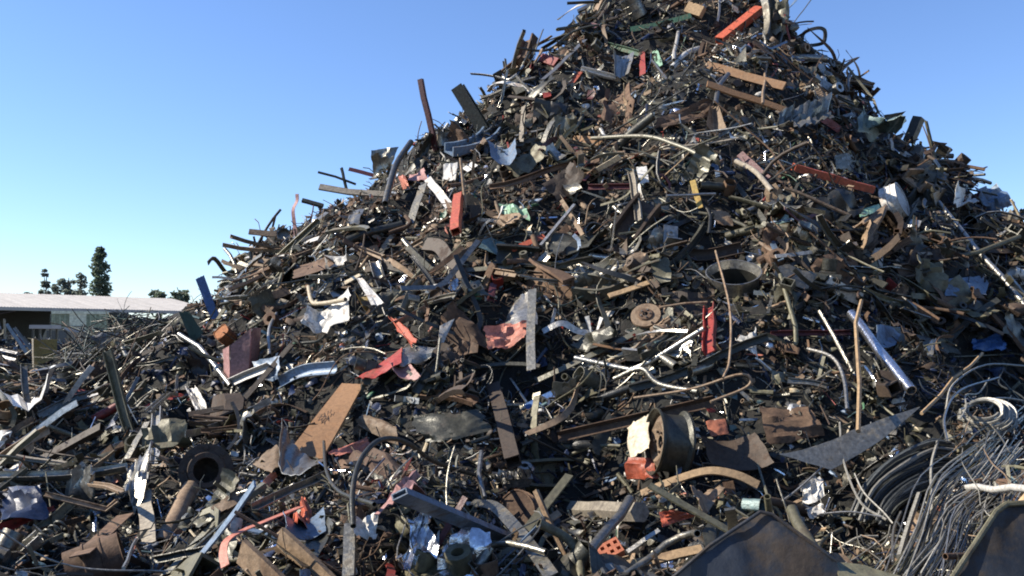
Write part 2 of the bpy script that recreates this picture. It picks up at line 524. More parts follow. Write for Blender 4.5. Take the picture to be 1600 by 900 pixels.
# pale green shipping container with upright ribs
def container():
    B = at(80, 517, 41.5); R = at(156, 515, 43.5)
    B.z = R.z = 0
    nb = V((B.x, B.y, 0)).normalized(); d = V((nb.y, -nb.x, 0)); L = (R - B).length * .98
    root = tag(empty('shipping_container', B), 'pale green ribbed shipping container standing under the shed eave', 'container')
    def bx(name, u0, u1, w0, w1, z0, z1, mat, me=None):
        mb = MB()
        vs = [d * u + nb * w + V((0, 0, z)) for z in (z0, z1) for (u, w) in ((u0, w0), (u1, w0), (u1, w1), (u0, w1))]
        mb.add(vs, [(3, 2, 1, 0), (4, 5, 6, 7), (0, 1, 5, 4), (1, 2, 6, 5), (2, 3, 7, 6), (3, 0, 4, 7)])
        return link(name, mb.mesh(name), mat, root)
    bx('body', 0, L, 0, 2.4, 0.05, 2.80, 'container_green')
    for i in range(11):
        u = 0.1 + (L - 0.25) * i / 10
        if 0.29 * L < u < 0.62 * L: continue
        bx('rib', u, u + 0.07, -0.06, -0.003, 0.15, 2.68, 'container_green')
    bx('door_panel', 0.31 * L, 0.61 * L, -0.05, -0.003, 0.5, 2.72, 'pale_panel')
    bx('top_rail', -0.02, L + .02, -0.08, -0.004, 2.70, 2.83, 'pale_panel')
    bx('cross_bar', 0.31 * L, 0.61 * L, -0.075, -0.053, 2.1, 2.16, 'steel')
    bx('cross_bar', 0.31 * L, 0.61 * L, -0.075, -0.053, 1.7, 1.76, 'steel')
container()

# grey truck cab and a pale tabletop like slab in front of the shed
def yard_things():
    B = at(62, 530, 34); B.z = 0
    root = tag(empty('truck_cab', B), 'stripped grey truck cab standing in front of the shed', 'truck cab')
    b = MB()
    prof = [(-.05, .5), (1.1, .5), (1.1, 1.85), (.85, 2.0), (.25, 2.02), (.02, 1.45), (-.05, 1.4)]
    vs = [V((x, y, z)) for y in (0, 1.4) for x, z in prof]
    k = len(prof)
    b.add(vs, [tuple(range(k)), tuple(range(2 * k - 1, k - 1, -1))] + [(i, i + k, (i + 1) % k + k, (i + 1) % k) for i in range(k)])
    body = link('body', b.mesh('body'), 'grey_paint', root)
    for x0, x1 in ((.25, .58), (.66, .98)):
        w = MB(); box(w, (x0 + x1) / 2, -.005, 1.68, x1 - x0, .02, .42); link('window', w.mesh('window'), 'dark_glass', body)
    for x in (.2, .9):
        w = MB(); lathe(w, [(.2, -.1), (.33, -.1), (.33, .1), (.2, .1)], 16, Matrix.Translation((x, .0, .4)) @ Matrix.Rotation(math.pi / 2, 4, 'X')); link('wheel', w.mesh('wheel'), 'black_paint', root)
    B = at(50, 512, 30)
    B.z = 0
    root = tag(empty('loading_table', B), 'flat pale slab on legs beside the grey truck cab', 'table')
    w = MB(); box(w, .28, .3, 2.0, .75, .6, .12); link('slab', w.mesh('slab'), 'shed_white', root)
    for x in (0, .56):
        for y in (.08, .52):
            w = MB(); box(w, x, y, .97, .06, .06, 1.93); link('leg', w.mesh('leg'), 'dark_grey', root)
yard_things()

# trees behind the shed
def tree(px, top_py, wpx, depth, label, shape, mat, nleaf, cap=False):
    base = at(px, 470, depth); base.z = 0
    topz = CAM.z + ray(px, top_py).z * depth - 0
    w = wpx / FPX * depth / 2 * (.92 if shape == 'column' else 1.05)
    root = tag(empty('tree', base), label, 'tree')
    h = topz
    r = random.Random(px)
    t = MB()
    path = [V((r.uniform(-.05, .05) * i, 0, h * 0.93 * i / 6)) for i in range(7)]
    sweep(t, path, circ(0.16 + h * .012, 8), taper=lambda s: 1 - 0.85 * s, ref=V((0, 1, 0)))
    lv = MB()
    clumps = []
    if shape == 'column':
        n = 46
        for i in range(n):
            z = 0.2 + 0.78 * i / n
            z += r.uniform(-.02, .02)
            ww = w * (0.95 if z < .8 else max(.25, 1 - (z - .8) * 4)) * r.uniform(.6, 1.0)
            a = r.uniform(0, 6.28)
            clumps.append((V((ww * .75 * math.cos(a), ww * .75 * math.sin(a), z * h)), w * r.uniform(.35, .6)))
        if cap:
            clumps = [c for c in clumps if c[0].z < h * .93]
            for _ in range(4): clumps.append((V((r.uniform(-.2, .2), r.uniform(-.2, .2), h * r.uniform(.965, .985))), w * .3))
    elif shape == 'tiers':
        for z, ww in ((.98, .25), (.93, .35), (.83, .55), (.80, .5), (.72, .7), (.69, .7), (.6, 1.0), (.55, .95), (.48, 1.1), (.4, 1)):
            for _ in range(4):
                a = r.uniform(0, 6.28)
                clumps.append((V((w * ww * .7 * math.cos(a), w * ww * .7 * math.sin(a), h * (z + r.uniform(-.01, .01)))), w * ww * .38))
    else:
        for _ in range(30):
            a = r.uniform(0, 6.28); q = r.uniform(0.05, 1) ** .5
            z = .72 + .25 * math.sqrt(1 - q * q * .9) * r.uniform(-.9, .9)
            clumps.append((V((w * q * math.cos(a), w * q * math.sin(a), h * z)), w * r.uniform(.2, .34)))
    # limbs to the larger clumps
    for c, s in clumps[::4]:
        z0 = max(.1, c.z - abs(c.x) * .8 - .5)
        sweep(t, [V((0, 0, z0)), V((c.x * .5, c.y * .5, (z0 + c.z) / 2 + .1)), c], circ(.05, 5), taper=lambda s: 1 - .7 * s, ref=V((0, 1, .1)))
    for c, s in clumps:
        for _ in range(max(6, nleaf // len(clumps))):
            dv = V((r.gauss(0, 1), r.gauss(0, 1), r.gauss(0, .8))).normalized() * s * r.random() ** .4
            p = c + dv
            L = r.uniform(.14, .28) * (depth / 90)
            u = V((r.uniform(-1, 1), r.uniform(-1, 1), r.uniform(-.6, .6))).normalized()
            v = u.orthogonal().normalized()
            lv.add([p - u * L, p + v * L * .5, p + u * L, p - v * L * .5], [(0, 1, 2, 3)])
    link('trunk', t.mesh('trunk'), 'bark', root)
    link('crown', lv.mesh('crown'), mat, root)
tree(156, 386, 33, 95, 'tall dense column shaped evergreen, tallest tree above the shed roof', 'column', 'leaf_dark', 2800, cap=True)
tree(69, 420, 24, 95, 'thin tiered conifer with a bare gap under its tip', 'tiers', 'leaf_grey', 800)
tree(104, 425, 38, 100, 'loose grey green tree between the thin conifer and the tall evergreen', 'round', 'leaf_grey', 850)
tree(125, 423, 20, 98, 'slim grey green tree touching the tall evergreen on its shaded side', 'column', 'leaf_grey', 550)
tree(44, 450, 22, 140, 'faint low round tree farthest from the heap over the shed roof', 'round', 'leaf_grey', 700)
tree(250, 444, 34, 85, 'low dark round tree over the shed roof near the blue panel', 'round', 'leaf_dark', 1500)
tree(281, 441, 26, 85, 'dark bushy tree nearest the heap behind the shed roof', 'round', 'leaf_dark', 1200)

# ------------------------------------------------------------------ the pieces that can be told apart, one by one
OCC = np.zeros((120, 220), bool)          # what the named pieces cover, in 8 px cells with a 10 cell margin
def mark(px, py, r):
    c0, c1 = int((px - r) // 8) + 10, int((px + r) // 8) + 10
    r0, r1 = int((py - r) // 8) + 3, int((py + r) // 8) + 3
    OCC[max(0, r0):max(0, r1 + 1), max(0, c0):max(0, c1 + 1)] = True
def covered(px, py):
    i, j = int(py // 8) + 3, int(px // 8) + 10
    return 0 <= i < 120 and 0 <= j < 220 and OCC[i, j]
HERO = []
def hero(o, label, cat, short, px, py, group=None):
    tag(o, label, cat, group)
    if short: HERO.append((short, px, py))
    return o
def depths(pts, lift, stand=False, dep=None):
    if dep is not None:
        return list(dep) if isinstance(dep, (tuple, list)) else [dep] * len(pts)
    ts = [hit(*p) for p in pts]
    ok = [i for i, t in enumerate(ts) if t]
    if not ok: ok = [0]; ts[0] = 15.0
    ts = [t if t else ts[min(ok, key=lambda k: abs(k - i))] for i, t in enumerate(ts)]
    if stand: ts = [min(ts)] * len(ts)
    n = len(pts)
    t0, t1 = ts[0], ts[-1]
    lens = [0]
    for a, b in zip(pts, pts[1:]): lens.append(lens[-1] + math.hypot(b[0] - a[0], b[1] - a[1]))
    tot = max(lens[-1], 1e-6)
    lin = lambda s: 1 / ((1 - s) / t0 + s / t1)
    ex = 0.0
    for k in range(13):                    # keep the whole length clear of the heap
        s = k / 12
        L = s * tot
        i = max(j for j in range(n) if lens[j] <= L + 1e-9); i = min(i, n - 2)
        f = (L - lens[i]) / max(1e-6, lens[i + 1] - lens[i])
        h = hit(pts[i][0] * (1 - f) + pts[i + 1][0] * f, pts[i][1] * (1 - f) + pts[i + 1][1] * f)
        if h: ex = max(ex, lin(s) - h)
    ex = min(ex, 0.55)
    return [lin(l / tot) - ex - lift for l in lens]
def bar(name, cat, label, short, pts, w, mat, prof='flat', lift=.10, curve=False, stand=False, t=None, twist=0.0, group=None, dep=None, ref=None, taper=None, n=5, parent=None):
    ds = depths(pts, lift, stand, dep)
    P = [at(p[0], p[1], d) for p, d in zip(pts, ds)]
    if curve: P = smooth_path(P, n)
    dm = sum(ds) / len(ds)
    W = w / FPX * dm
    mid = P[len(P) // 2]
    view = (CAM - mid).normalized()
    if ref is None:
        ref = view * .75 + normal(mid.x, mid.y) * .3 + SUN_DIR * .55 + V((random.uniform(-.2, .2), 0, random.uniform(-.1, .3)))
    o, i = prof_of(prof, W, t)
    if len(P) == 2 and prof in ('flat', 'board', 'L', 'C', 'box', 'pipe', 'rod'):   # scrap is never quite straight
        k = (P[1] - P[0]).length * .008
        P = [P[0]] + [P[0].lerp(P[1], s) + V((random.uniform(-k, k), random.uniform(-k, k), random.uniform(-k, k))) for s in (.25, .5, .75)] + [P[1]]
    mb = sweep(MB(), P, o, i, ref, twist, taper)
    c = recentre(mb)
    ob = link(name, mb.mesh(name), mat, None, c)
    for a, b in zip(pts, pts[1:]):
        L = math.hypot(b[0] - a[0], b[1] - a[1])
        for k in range(int(L // 6) + 2):
            f = k / (int(L // 6) + 1)
            mark(a[0] + (b[0] - a[0]) * f, a[1] + (b[1] - a[1]) * f, w / 2 + 1)
    m = pts[len(pts) // 2] if len(pts) > 2 else ((pts[0][0] + pts[1][0]) / 2, (pts[0][1] + pts[1][1]) / 2)
    return hero(ob, label, cat, short, m[0], m[1], group)
def plate(name, cat, label, short, q, mat, lift=.10, crumple=.04, jag=.04, curl=0.0, stand=False, nu=10, nv=8, thick=.006, waves=0, wamp=0.0, dep=None, creases=4, group=None, seed=None):
    if dep is None:
        ts = [hit(*p) for p in q]
        ok = [t for t in ts if t] or [15.0]
        ts = [t or min(ok) for t in ts]
        if stand: ts = [min(ts)] * 4
        cx_, cy_ = sum(p[0] for p in q) / 4, sum(p[1] for p in q) / 4
        ex = 0
        for u, v in ((.5, .5), (.25, .25), (.75, .25), (.25, .75), (.75, .75)):
            x = (q[0][0] * (1 - u) + q[1][0] * u) * (1 - v) + (q[3][0] * (1 - u) + q[2][0] * u) * v
            y = (q[0][1] * (1 - u) + q[1][1] * u) * (1 - v) + (q[3][1] * (1 - u) + q[2][1] * u) * v
            tt = (ts[0] * (1 - u) + ts[1] * u) * (1 - v) + (ts[3] * (1 - u) + ts[2] * u) * v
            h = hit(x, y)
            if h: ex = max(ex, tt - h)
        ts = [t - min(ex, .5) - lift for t in ts]
    else:
        ts = list(dep) if isinstance(dep, (tuple, list)) else [dep] * 4
    P = [at(p[0], p[1], t) for p, t in zip(q, ts)]
    # outside faces the camera
    nn = (P[1] - P[0]).cross(P[3] - P[0])
    if nn.dot(CAM - P[0]) < 0: P = [P[1], P[0], P[3], P[2]]
    rnd = random.Random(seed if seed is not None else int(q[0][0] * 7 + q[0][1]))
    mb = sheet(MB(), P, nu, nv, crumple, thick, jag, curl, waves, wamp, creases, rnd)
    c = recentre(mb)
    ob = link(name, mb.mesh(name, .5), mat, None, c)
    for i in range(12):
        for j in range(12):
            u, v = i / 11, j / 11
            mark((q[0][0] * (1 - u) + q[1][0] * u) * (1 - v) + (q[3][0] * (1 - u) + q[2][0] * u) * v, (q[0][1] * (1 - u) + q[1][1] * u) * (1 - v) + (q[3][1] * (1 - u) + q[2][1] * u) * v, 2)
    return hero(ob, label, cat, short, sum(p[0] for p in q) / 4, sum(p[1] for p in q) / 4, group)
def frame_at(px, py, lift, axis_px=None, axis=None, dep=None):
    """a place on the heap under a pixel, with local Z along the given world axis"""
    t = dep or ((hit(px, py) or 15) - lift)
    p = at(px, py, t)
    q = V(axis).to_track_quat('Z', 'Y').to_matrix().to_4x4()
    return Matrix.Translation(p) @ q, t

# ---- wheel rims
def rim(px, py, wpx, axis, label, short, mdisc, mbar, lift=.25, disc=True, barrel=.19):
    M, t = frame_at(px, py, lift, axis=axis)
    r = wpx / 2 / FPX * t
    root = empty('wheel_rim'); root.matrix_world = M
    b = MB(); h = r * barrel / .2
    lathe(b, [(r, -h), (r * 1.0, -h * .86), (r * .86, -h * .7), (r * .84, h * .3), (r * .93, h * .75), (r * 1.0, h * .85), (r * 1.0, h), (r * .96, h), (r * .96, h * .9), (r * .88, h * .75), (r * .80, h * .3), (r * .82, -h * .7), (r * .96, -h)], 40, wob=.03)
    if not disc:
        b = MB(); lathe(b, [(r * .9, -h), (r * .9, h * .55), (r * .99, h * .85), (r, h), (r * .96, h), (r * .945, h * .85), (r * .86, h * .55), (r * .86, -h)], 40, wob=.03)
    link('barrel', b.mesh('barrel'), mbar, root)
    if not disc:
        d = MB(); lathe(d, [(r * .855, -h * .9), (r * .855, h * .5), (r * .84, h * .5), (r * .83, -h * .84), (.001, -h * .84), (.001, -h * .9)], 36, wob=.03); link('shade_liner', d.mesh('shade_liner'), 'black_paint', root)  # black lining added so the hollow of the hoop looks shaded
    if disc:
        d = MB()
        z = h * .55
        lathe(d, [(r * .84, z - .02 * r), (r * .6, z + .10 * r), (r * .42, z + .02 * r), (r * .2, z - .02 * r), (r * .2, z - .06 * r), (r * .42, z - .03 * r), (r * .6, z + .05 * r), (r * .83, z - .07 * r)], 36)
        dsc = link('disc', d.mesh('disc'), mdisc, root)
        for k in range(6):
            a = k * math.pi / 3
            s = MB(); lathe(s, [(0.001, 0), (r * .045, 0), (r * .045, r * .06), (0.001, r * .06)], 6, Matrix.Translation((r * .33 * math.cos(a), r * .33 * math.sin(a), z + .015 * r)))
            link('wheel_nut', s.mesh('wheel_nut'), 'rust_dark', dsc)
    mark(px, py, wpx * .52)
    return hero(root, label, 'wheel rim', short, px, py)
rim(1146, 448, 84, (-.1, -.5, .85), 'upright open wheel rim, a deep grey hoop with a dark hollow inside', 'open grey rim', 'grey_paint', 'galvanised', lift=.42, disc=False, barrel=.125)
rim(1044, 692, 102, (-.965, -.16, .12), 'large dark wheel rim standing on edge in the lower slope', 'dark wheel rim', 'rust_tan', 'dark_grey', lift=.36, barrel=.10)

# ---- brake disc, flange pipe, drum, brick and other solid pieces
def brake_disc():
    M, t = frame_at(1009, 493, .26, axis=(-.25, -.72, .62))
    r = 23.5 / FPX * t
    root = empty('brake_disc'); root.matrix_world = M
    d = MB(); lathe(d, [(r * .5, -.1 * r), (r, -.1 * r), (r, .08 * r), (r * .5, .08 * r)], 40); link('rotor', d.mesh('rotor'), 'rust_tan', root)
    d = MB(); lathe(d, [(r * .18, .2 * r), (r * .46, .2 * r), (r * .5, .15 * r), (r * .52, .082 * r), (r * .40, .082 * r), (r * .40, .14 * r), (r * .18, .14 * r)], 32); hat = link('hat', d.mesh('hat'), 'rust', root)
    for k in range(5):
        a = k * 2 * math.pi / 5
        s = MB(); lathe(s, [(.001, 0), (r * .06, 0), (r * .06, r * .08), (.001, r * .08)], 6, Matrix.Translation((r * .32 * math.cos(a), r * .32 * math.sin(a), r * .2)))
        link('stud', s.mesh('stud'), 'steel', hat)
    mark(1009, 493, 26)
    hero(root, 'round rusty brake disc with a raised hub tilted to the sky', 'brake disc', 'rusty brake disc', 1009, 493)
brake_disc()
def flange():
    M, t = frame_at(322, 735, .42, axis=(.30, -.93, .2))
    r = 41 / FPX * t
    root = empty('pipe_flange'); root.matrix_world = M
    d = MB(); lathe(d, [(r * .46, -.2 * r), (r, -.2 * r), (r, .12 * r), (r * .72, .12 * r), (r * .66, .2 * r), (r * .48, .2 * r), (r * .46, .15 * r)], 40); fr = link('flange_ring', d.mesh('flange_ring'), 'rust_dark', root)
    d = MB(); lathe(d, [(r * .62, -.205 * r), (r * .62, -1.3 * r), (.001, -1.3 * r), (.001, -1.2 * r), (r * .5, -1.2 * r), (r * .455, -.205 * r)], 32); link('pipe_neck', d.mesh('pipe_neck'), 'rust_dark', root)
    for k in range(8):
        a = k * math.pi / 4
        s = MB(); lathe(s, [(.001, 0), (r * .075, 0), (r * .075, r * .09), (.001, r * .09)], 6, Matrix.Translation((r * .85 * math.cos(a), r * .85 * math.sin(a), r * .122)))
        link('bolt', s.mesh('bolt'), 'rust_dark', fr)
    mark(322, 735, 42)
    hero(root, 'heavy dark pipe flange with a wide round bore facing the camera', 'flange', 'dark pipe flange', 322, 735)
flange()
def drum(px, py, wpx, axis, label, short, mat, hh=1.3, lift=.2, name='steel_drum', cat='drum', openend=True, wob=.06):
    M, t = frame_at(px, py, lift, axis=axis)
    r = wpx / 2 / FPX * t
    root = empty(name); root.matrix_world = M
    h = r * hh
    d = MB(); lathe(d, [(r, -h), (r, -h * .35), (r * 1.05, -h * .32), (r * 1.05, -h * .26), (r, -h * .23), (r, h * .27), (r * 1.05, h * .3), (r * 1.05, h * .36), (r, h * .39), (r, h * .97), (r * 1.04, h), (r * .97, h), (r * .96, -h)], 28, wob=wob)
    link('shell', d.mesh('shell'), mat, root)
    if not openend:
        d = MB(); lathe(d, [(.001, h * .9), (r * .95, h * .9), (r * .95, h * .86), (.001, h * .86)], 28, wob=wob); link('lid', d.mesh('lid'), mat, root)
    else:
        d = MB(); lathe(d, [(.001, -h * .9), (r * .95, -h * .9), (r * .95, -h * .94), (.001, -h * .94)], 28, wob=wob); link('bottom', d.mesh('bottom'), mat, root)
    mark(px, py, wpx * .5)
    return hero(root, label, cat, short, px, py)
drum(152, 884, 74, (.85, .35, .3), 'rusty brown drum lying half buried among scrap near the ground', 'half buried rusty drum', 'rust', 1.1, .1, openend=False)
drum(812, 803, 66, (-.5, -.75, .3), 'squat rust brown drum with a raised rim below the dark hollow', 'squat brown drum', 'rust', .45, .15, name='brake_drum', cat='brake drum', openend=False)
drum(929, 371, 40, (.35, -.8, .45), 'oval grey bowl shaped lamp housing with a rusty inside', 'oval grey housing', 'steel', .55, .15, name='lamp_housing', cat='housing')
drum(1397, 316, 52, (.75, -.6, .3), 'big round white lamp housing seen edge on below the orange beam', 'white round housing', 'white_paint', .5, .2, name='lamp_housing', cat='housing', openend=False)
drum(1532, 314, 26, (.3, -.9, .25), 'dark red pipe end showing against the sky on the shaded ridge', 'dark red pipe end', 'maroon', 1.0, .2, name='pipe_end', cat='pipe')
drum(444, 368, 20, (.2, -.9, .3), 'small grey pipe ring under the bare ridge plank', 'small grey pipe ring', 'steel', .5, .15, name='pipe_ring', cat='pipe ring')
drum(352, 524, 24, (-.4, -.7, .5), 'crushed orange brown can resting against the pink metal box', 'orange brown can', 'rust_orange', .9, .2, name='crushed_can', cat='can', openend=False, wob=.2)
drum(990, 12, 30, (-.5, -.3, .8), 'curved pale tank shell near the very top of the heap', 'pale tank shell', 'steel', 1.1, .2, name='tank_shell', cat='tank')
drum(1593, 428, 17, (-.95, -.2, .3), 'short white cylinder lying beside the long leaning pole', 'short white cylinder', 'white_paint', 1.6, .2, name='white_canister', cat='canister', openend=False, wob=0)
def brick():
    t = hit(945, 866) - .22
    c = at(945, 866, t)
    d = (at(985, 850, t) - at(918, 886, t - .05)).normalized()
    up = V((-.2, -.75, .62)); up = (up - d * up.dot(d)).normalized()
    s = d.cross(up)
    M = Matrix.Translation(c) @ Matrix((s, d, up)).transposed().to_4x4()
    root = empty('perforated_brick'); root.matrix_world = M
    L, W, Hh = .235, .11, .075
    b = MB()
    xs = [-W / 2, -W / 2 + .022, -.012, .012, W / 2 - .022, W / 2]
    n = 5
    ys = []
    for i in range(n):
        y = -L / 2 + L * (i + .5) / n
        ys += [y - .013, y + .013]
    ys = [-L / 2] + ys + [L / 2]
    xs = [-.055, -.036, -.012, .012, .036, .055]
    vs = [V((x, y, z)) for z in (-Hh / 2, Hh / 2) for x in xs for y in ys]
    ny = len(ys); nx = len(xs); N = nx * ny
    fs = []
    for i in range(nx - 1):
        for j in range(ny - 1):
            a = i * ny + j; q = (a, a + ny, a + ny + 1, a + 1)
            if i in (1, 3) and j % 2 == 1:
                for e in range(4):
                    g = (e + 1) % 4
                    fs.append((q[g] , q[e], N + q[e], N + q[g])[::-1])
            else:
                fs.append(tuple(N + k for k in q)); fs.append(q[::-1])
    loop = [i * ny for i in range(nx)] + [(nx - 1) * ny + j for j in range(1, ny)] + [i * ny + ny - 1 for i in range(nx - 2, -1, -1)] + [j for j in range(ny - 2, 0, -1)]
    for k in range(len(loop)):
        x, y = loop[k], loop[(k + 1) % len(loop)]
        fs.append((x, y, N + y, N + x))
    b.add(vs, fs)
    link('clay_body', b.mesh('clay_body'), 'terracotta', root)
    mark(940, 868, 26)
    hero(root, 'red clay brick pierced with two rows of holes', 'brick', 'red perforated brick', 940, 868)
brick()
# ---- bars, pipes, boards and strips
B = bar
# crown of the heap
B('channel_beam', 'beam', 'bright red channel beam leaning near the top of the heap', 'red crown beam', [(1124, 64), (1186, 15)], 15, 'orange_paint', 'box', lift=.2)
B('curved_strip', 'strip', 'dark green curved strip below the pale tank shell', 'dark green strip', [(985, 46), (1030, 38), (1080, 24)], 10, 'green_paint', 'flat', curve=True)
B('timber_block', 'block', 'ribbed tan timber block at the heap top', 'ribbed tan block', [(1074, 12), (1098, 20)], 17, 'wood', 'board', t=.12)
B('steel_tube', 'tube', 'slim white upright tube under the dark green strip', 'slim white tube', [(1060, 49), (1053, 94)], 6, 'white_paint', 'pipe')
B('bent_pipe', 'pipe', 'white elbow pipe just downhill from the slim white tube', 'white elbow pipe', [(1050, 106), (1072, 84), (1092, 76)], 9, 'white_paint', 'pipe', curve=True)
B('box_tube', 'tube', 'short red square tube poking out of the sunny ridge near the top', 'red square tube', [(848, 92), (873, 100)], 14, 'red_paint', 'box')
B('flat_bar', 'bar', 'long pale grey bar sloping along the sunny ridge near the top', 'pale ridge bar', [(848, 124), (914, 62)], 9, 'galvanised', 'flat')
B('metal_strip', 'strip', 'bright white strip lying level below the upper sunny ridge', 'bright white strip', [(908, 108), (962, 121)], 9, 'white_paint', 'C')
B('metal_strip', 'strip', 'short orange red strip just under the bright white strip', 'short orange red strip', [(891, 133), (907, 112)], 10, 'orange_paint', 'flat')
B('metal_strip', 'strip', 'upright dark red strip between silver louvres and mint strip', 'upright red strip', [(1003, 82), (1004, 117)], 10, 'red_paint', 'flat')
B('metal_strip', 'strip', 'thin dark green strip above the silver louvres', 'thin green strip', [(950, 71), (998, 84)], 7, 'green_paint', 'L')
B('metal_strip', 'strip', 'pale mint green strip standing beside the upright red strip', 'mint strip', [(1023, 79), (1031, 104)], 10, 'mint_paint', 'flat')
B('steel_rod', 'rod', 'thin pale rod running down from the mint strip', None, [(1018, 94), (1042, 124)], 4, 'galvanised', 'rod')
B('timber_beam', 'timber', 'upper of two long brown timbers across the heap top', 'upper brown timber', [(1104, 102), (1226, 135)], 13, 'tan_board', 'board')
B('timber_beam', 'timber', 'lower of two long brown timbers across the heap top', 'lower brown timber', [(1105, 131), (1268, 186)], 12, 'tan_board', 'board')
B('bent_pipe', 'pipe', 'curved silver pipe crossing the lower brown timber', 'curved silver pipe', [(1138, 116), (1124, 135), (1118, 163)], 8, 'galvanised', 'pipe', curve=True, lift=.2)
B('conduit', 'conduit', 'long pale conduit snaking level across the upper heap', 'long pale conduit', [(925, 216), (1008, 213), (1055, 226), (1082, 237), (1112, 253)], 7, 'grey_paint', 'pipe', curve=True, lift=.2)
B('pointed_strip', 'strip', 'pointed red strip on the shaded slope near the top', 'pointed red strip', [(1226, 119), (1250, 111), (1273, 102)], 11, 'orange_paint', 'flat', taper=lambda s: 1 - .75 * s)
B('metal_strip', 'strip', 'dull red strip sloping beside the ribbed silver crumple', 'dull red sloping strip', [(1262, 168), (1312, 203)], 13, 'red_paint', 'flat')
B('steel_post', 'post', 'stubby dark post leaning out of the shaded ridge', 'stubby dark post', [(1420, 222), (1436, 184)], 15, 'dark_grey', 'box', stand=True)
B('metal_strip', 'strip', 'dark ragged loop of strip jutting into the sky near the crown', 'ragged sky loop', [(1252, 72), (1256, 52), (1276, 44), (1288, 47), (1289, 60), (1284, 68), (1262, 72)], 6, 'dark_grey', 'flat', stand=True, curve=True)
B('wire', 'wire', 'thin straight wire rising into the sky beside the ragged loop', 'sky wire', [(1240, 36), (1270, -4)], 1.6, 'dark_grey', 'rod', stand=True)
B('flat_bar', 'bar', 'dark flat bar poking level out of the shaded ridge', None, [(1326, 151), (1365, 156)], 6, 'dark_grey', 'flat', stand=True)
B('orange_beam', 'beam', 'long orange red beam sloping below the shaded ridge', 'long orange beam', [(1240, 261), (1363, 296)], 14, 'orange_paint', 'box', lift=.35, ref=V((-.55, -.35, .75)))
B('steel_pole', 'pole', 'long thin silver pole leaning on the shaded slope', 'long leaning pole', [(1466, 316), (1604, 480)], 8, 'galvanised', 'pipe', lift=.3)
B('steel_rod', 'rod', 'thin upright rod against the sky on the shaded ridge', None, [(1567, 310), (1567, 336)], 2.5, 'dark_grey', 'rod', stand=True)
B('pipe_stub', 'pipe', 'dark level pipe stub jutting from the shaded ridge', None, [(1458, 242), (1489, 244)], 8, 'dark_grey', 'pipe', stand=True)
B('metal_strip', 'strip', 'dark level rod poking out at the crown on the sunny side', None, [(886, 5), (936, 3)], 5, 'dark_grey', 'rod', stand=True)
B('steel_rod', 'rod', 'slender brown rod standing between the two brown timbers', None, [(1192, 162), (1198, 100)], 5, 'rust_tan', 'rod', lift=.25)
# sunny ridge
B('steel_pole', 'pole', 'tall dark maroon pole standing clear against the sky', 'maroon sky pole', [(657, 124), (681, 236)], 8, 'maroon', 'box', stand=True)
B('steel_beam', 'beam', 'heavy dark beam leaning into the sky uphill from the maroon pole', 'dark leaning beam', [(715, 136), (757, 204)], 19, 'dark_grey', 'I', stand=True)
B('bent_pipe', 'pipe', 'long grey bent pipe hanging down the sunny ridge', 'grey ridge pipe', [(642, 222), (620, 255), (609, 290), (602, 318)], 10, 'steel', 'pipe', curve=True, lift=.3)
B('metal_strip', 'strip', 'dark red strip pointing out of the ridge above the tan plank', 'ridge red strip', [(545, 264), (584, 274)], 8, 'maroon', 'flat', stand=True)
B('steel_rod', 'rod', 'thin dark rod pointing out over the lower sunny ridge', None, [(497, 269), (524, 276), (556, 288)], 4, 'dark_grey', 'rod', stand=True)
B('steel_rod', 'post', 'short dark post standing on the lower sunny ridge', 'short ridge post', [(533, 262), (541, 296)], 5, 'dark_grey', 'L', stand=True)
B('timber_plank', 'plank', 'long weathered tan plank lying level along the sunny ridge', 'tan ridge plank', [(499, 292), (545, 300), (606, 304)], 11, 'grey_wood', 'board', lift=.25)
B('bent_strip', 'strip', 'S shaped pinkish strip standing against the sky', 'S shaped strip', [(464, 303), (464, 314), (458, 328), (460, 350), (462, 370)], 6, 'pink_paint', 'flat', curve=True, stand=True)
B('timber_plank', 'plank', 'short brown plank end jutting into the sky low on the ridge', 'low ridge plank', [(389, 362), (432, 366)], 9, 'rust_tan', 'board', stand=True)
B('flat_bar', 'bar', 'dark bar jutting out between the S shaped strip and tan plank', None, [(472, 313), (505, 322)], 6, 'dark_grey', 'box', stand=True)
B('box_post', 'post', 'bright orange upright box post facing the camera', 'orange post', [(717, 306), (712, 362)], 14, 'orange_paint', 'box', lift=.35)
B('metal_plank', 'strip', 'broad white strip sloping down to the orange post', 'white sloping strip', [(668, 279), (702, 322)], 13, 'white_paint', 'flat', lift=.25)
B('grey_plank', 'plank', 'broad grey bar standing downhill from the white sloping strip', 'broad grey bar', [(661, 288), (640, 352)], 16, 'steel', 'flat', lift=.25)
B('flat_bar', 'bar', 'pale grey bar sloping down beneath the S shaped strip', 'pale sloping bar', [(512, 334), (460, 375)], 8, 'galvanised', 'box', lift=.2)
B('metal_strip', 'strip', 'short white strip under the pale sloping bar', None, [(467, 384), (498, 372)], 7, 'white_paint', 'flat', lift=.2)
B('timber_strip', 'strip', 'tan upright strip standing uphill in the sunny middle slope', 'tan upright strip', [(818, 166), (813, 238)], 8, 'grey_wood', 'flat', lift=.25)
B('iron_bar', 'bar', 'thick dark brown bent bar with a rounded head', 'dark bent bar', [(668, 384), (690, 388), (706, 412), (724, 440)], 22, 'rust_dark', 'box', curve=True, lift=.2, t=.1)
B('timber_offcut', 'bar', 'rusty tan bar sloping between the grey bar and dark bent bar', None, [(605, 408), (660, 376)], 6, 'rust_tan', 'L', lift=.2)
B('metal_strip', 'strip', 'dark red level strip across the middle slope', 'dark red level strip', [(919, 293), (990, 292)], 7, 'maroon', 'L', lift=.2)
B('channel_post', 'channel', 'toothed tan channel standing in the middle of the slope', 'toothed tan channel', [(986, 268), (998, 343)], 11, 'grey_wood', 'C', lift=.3)
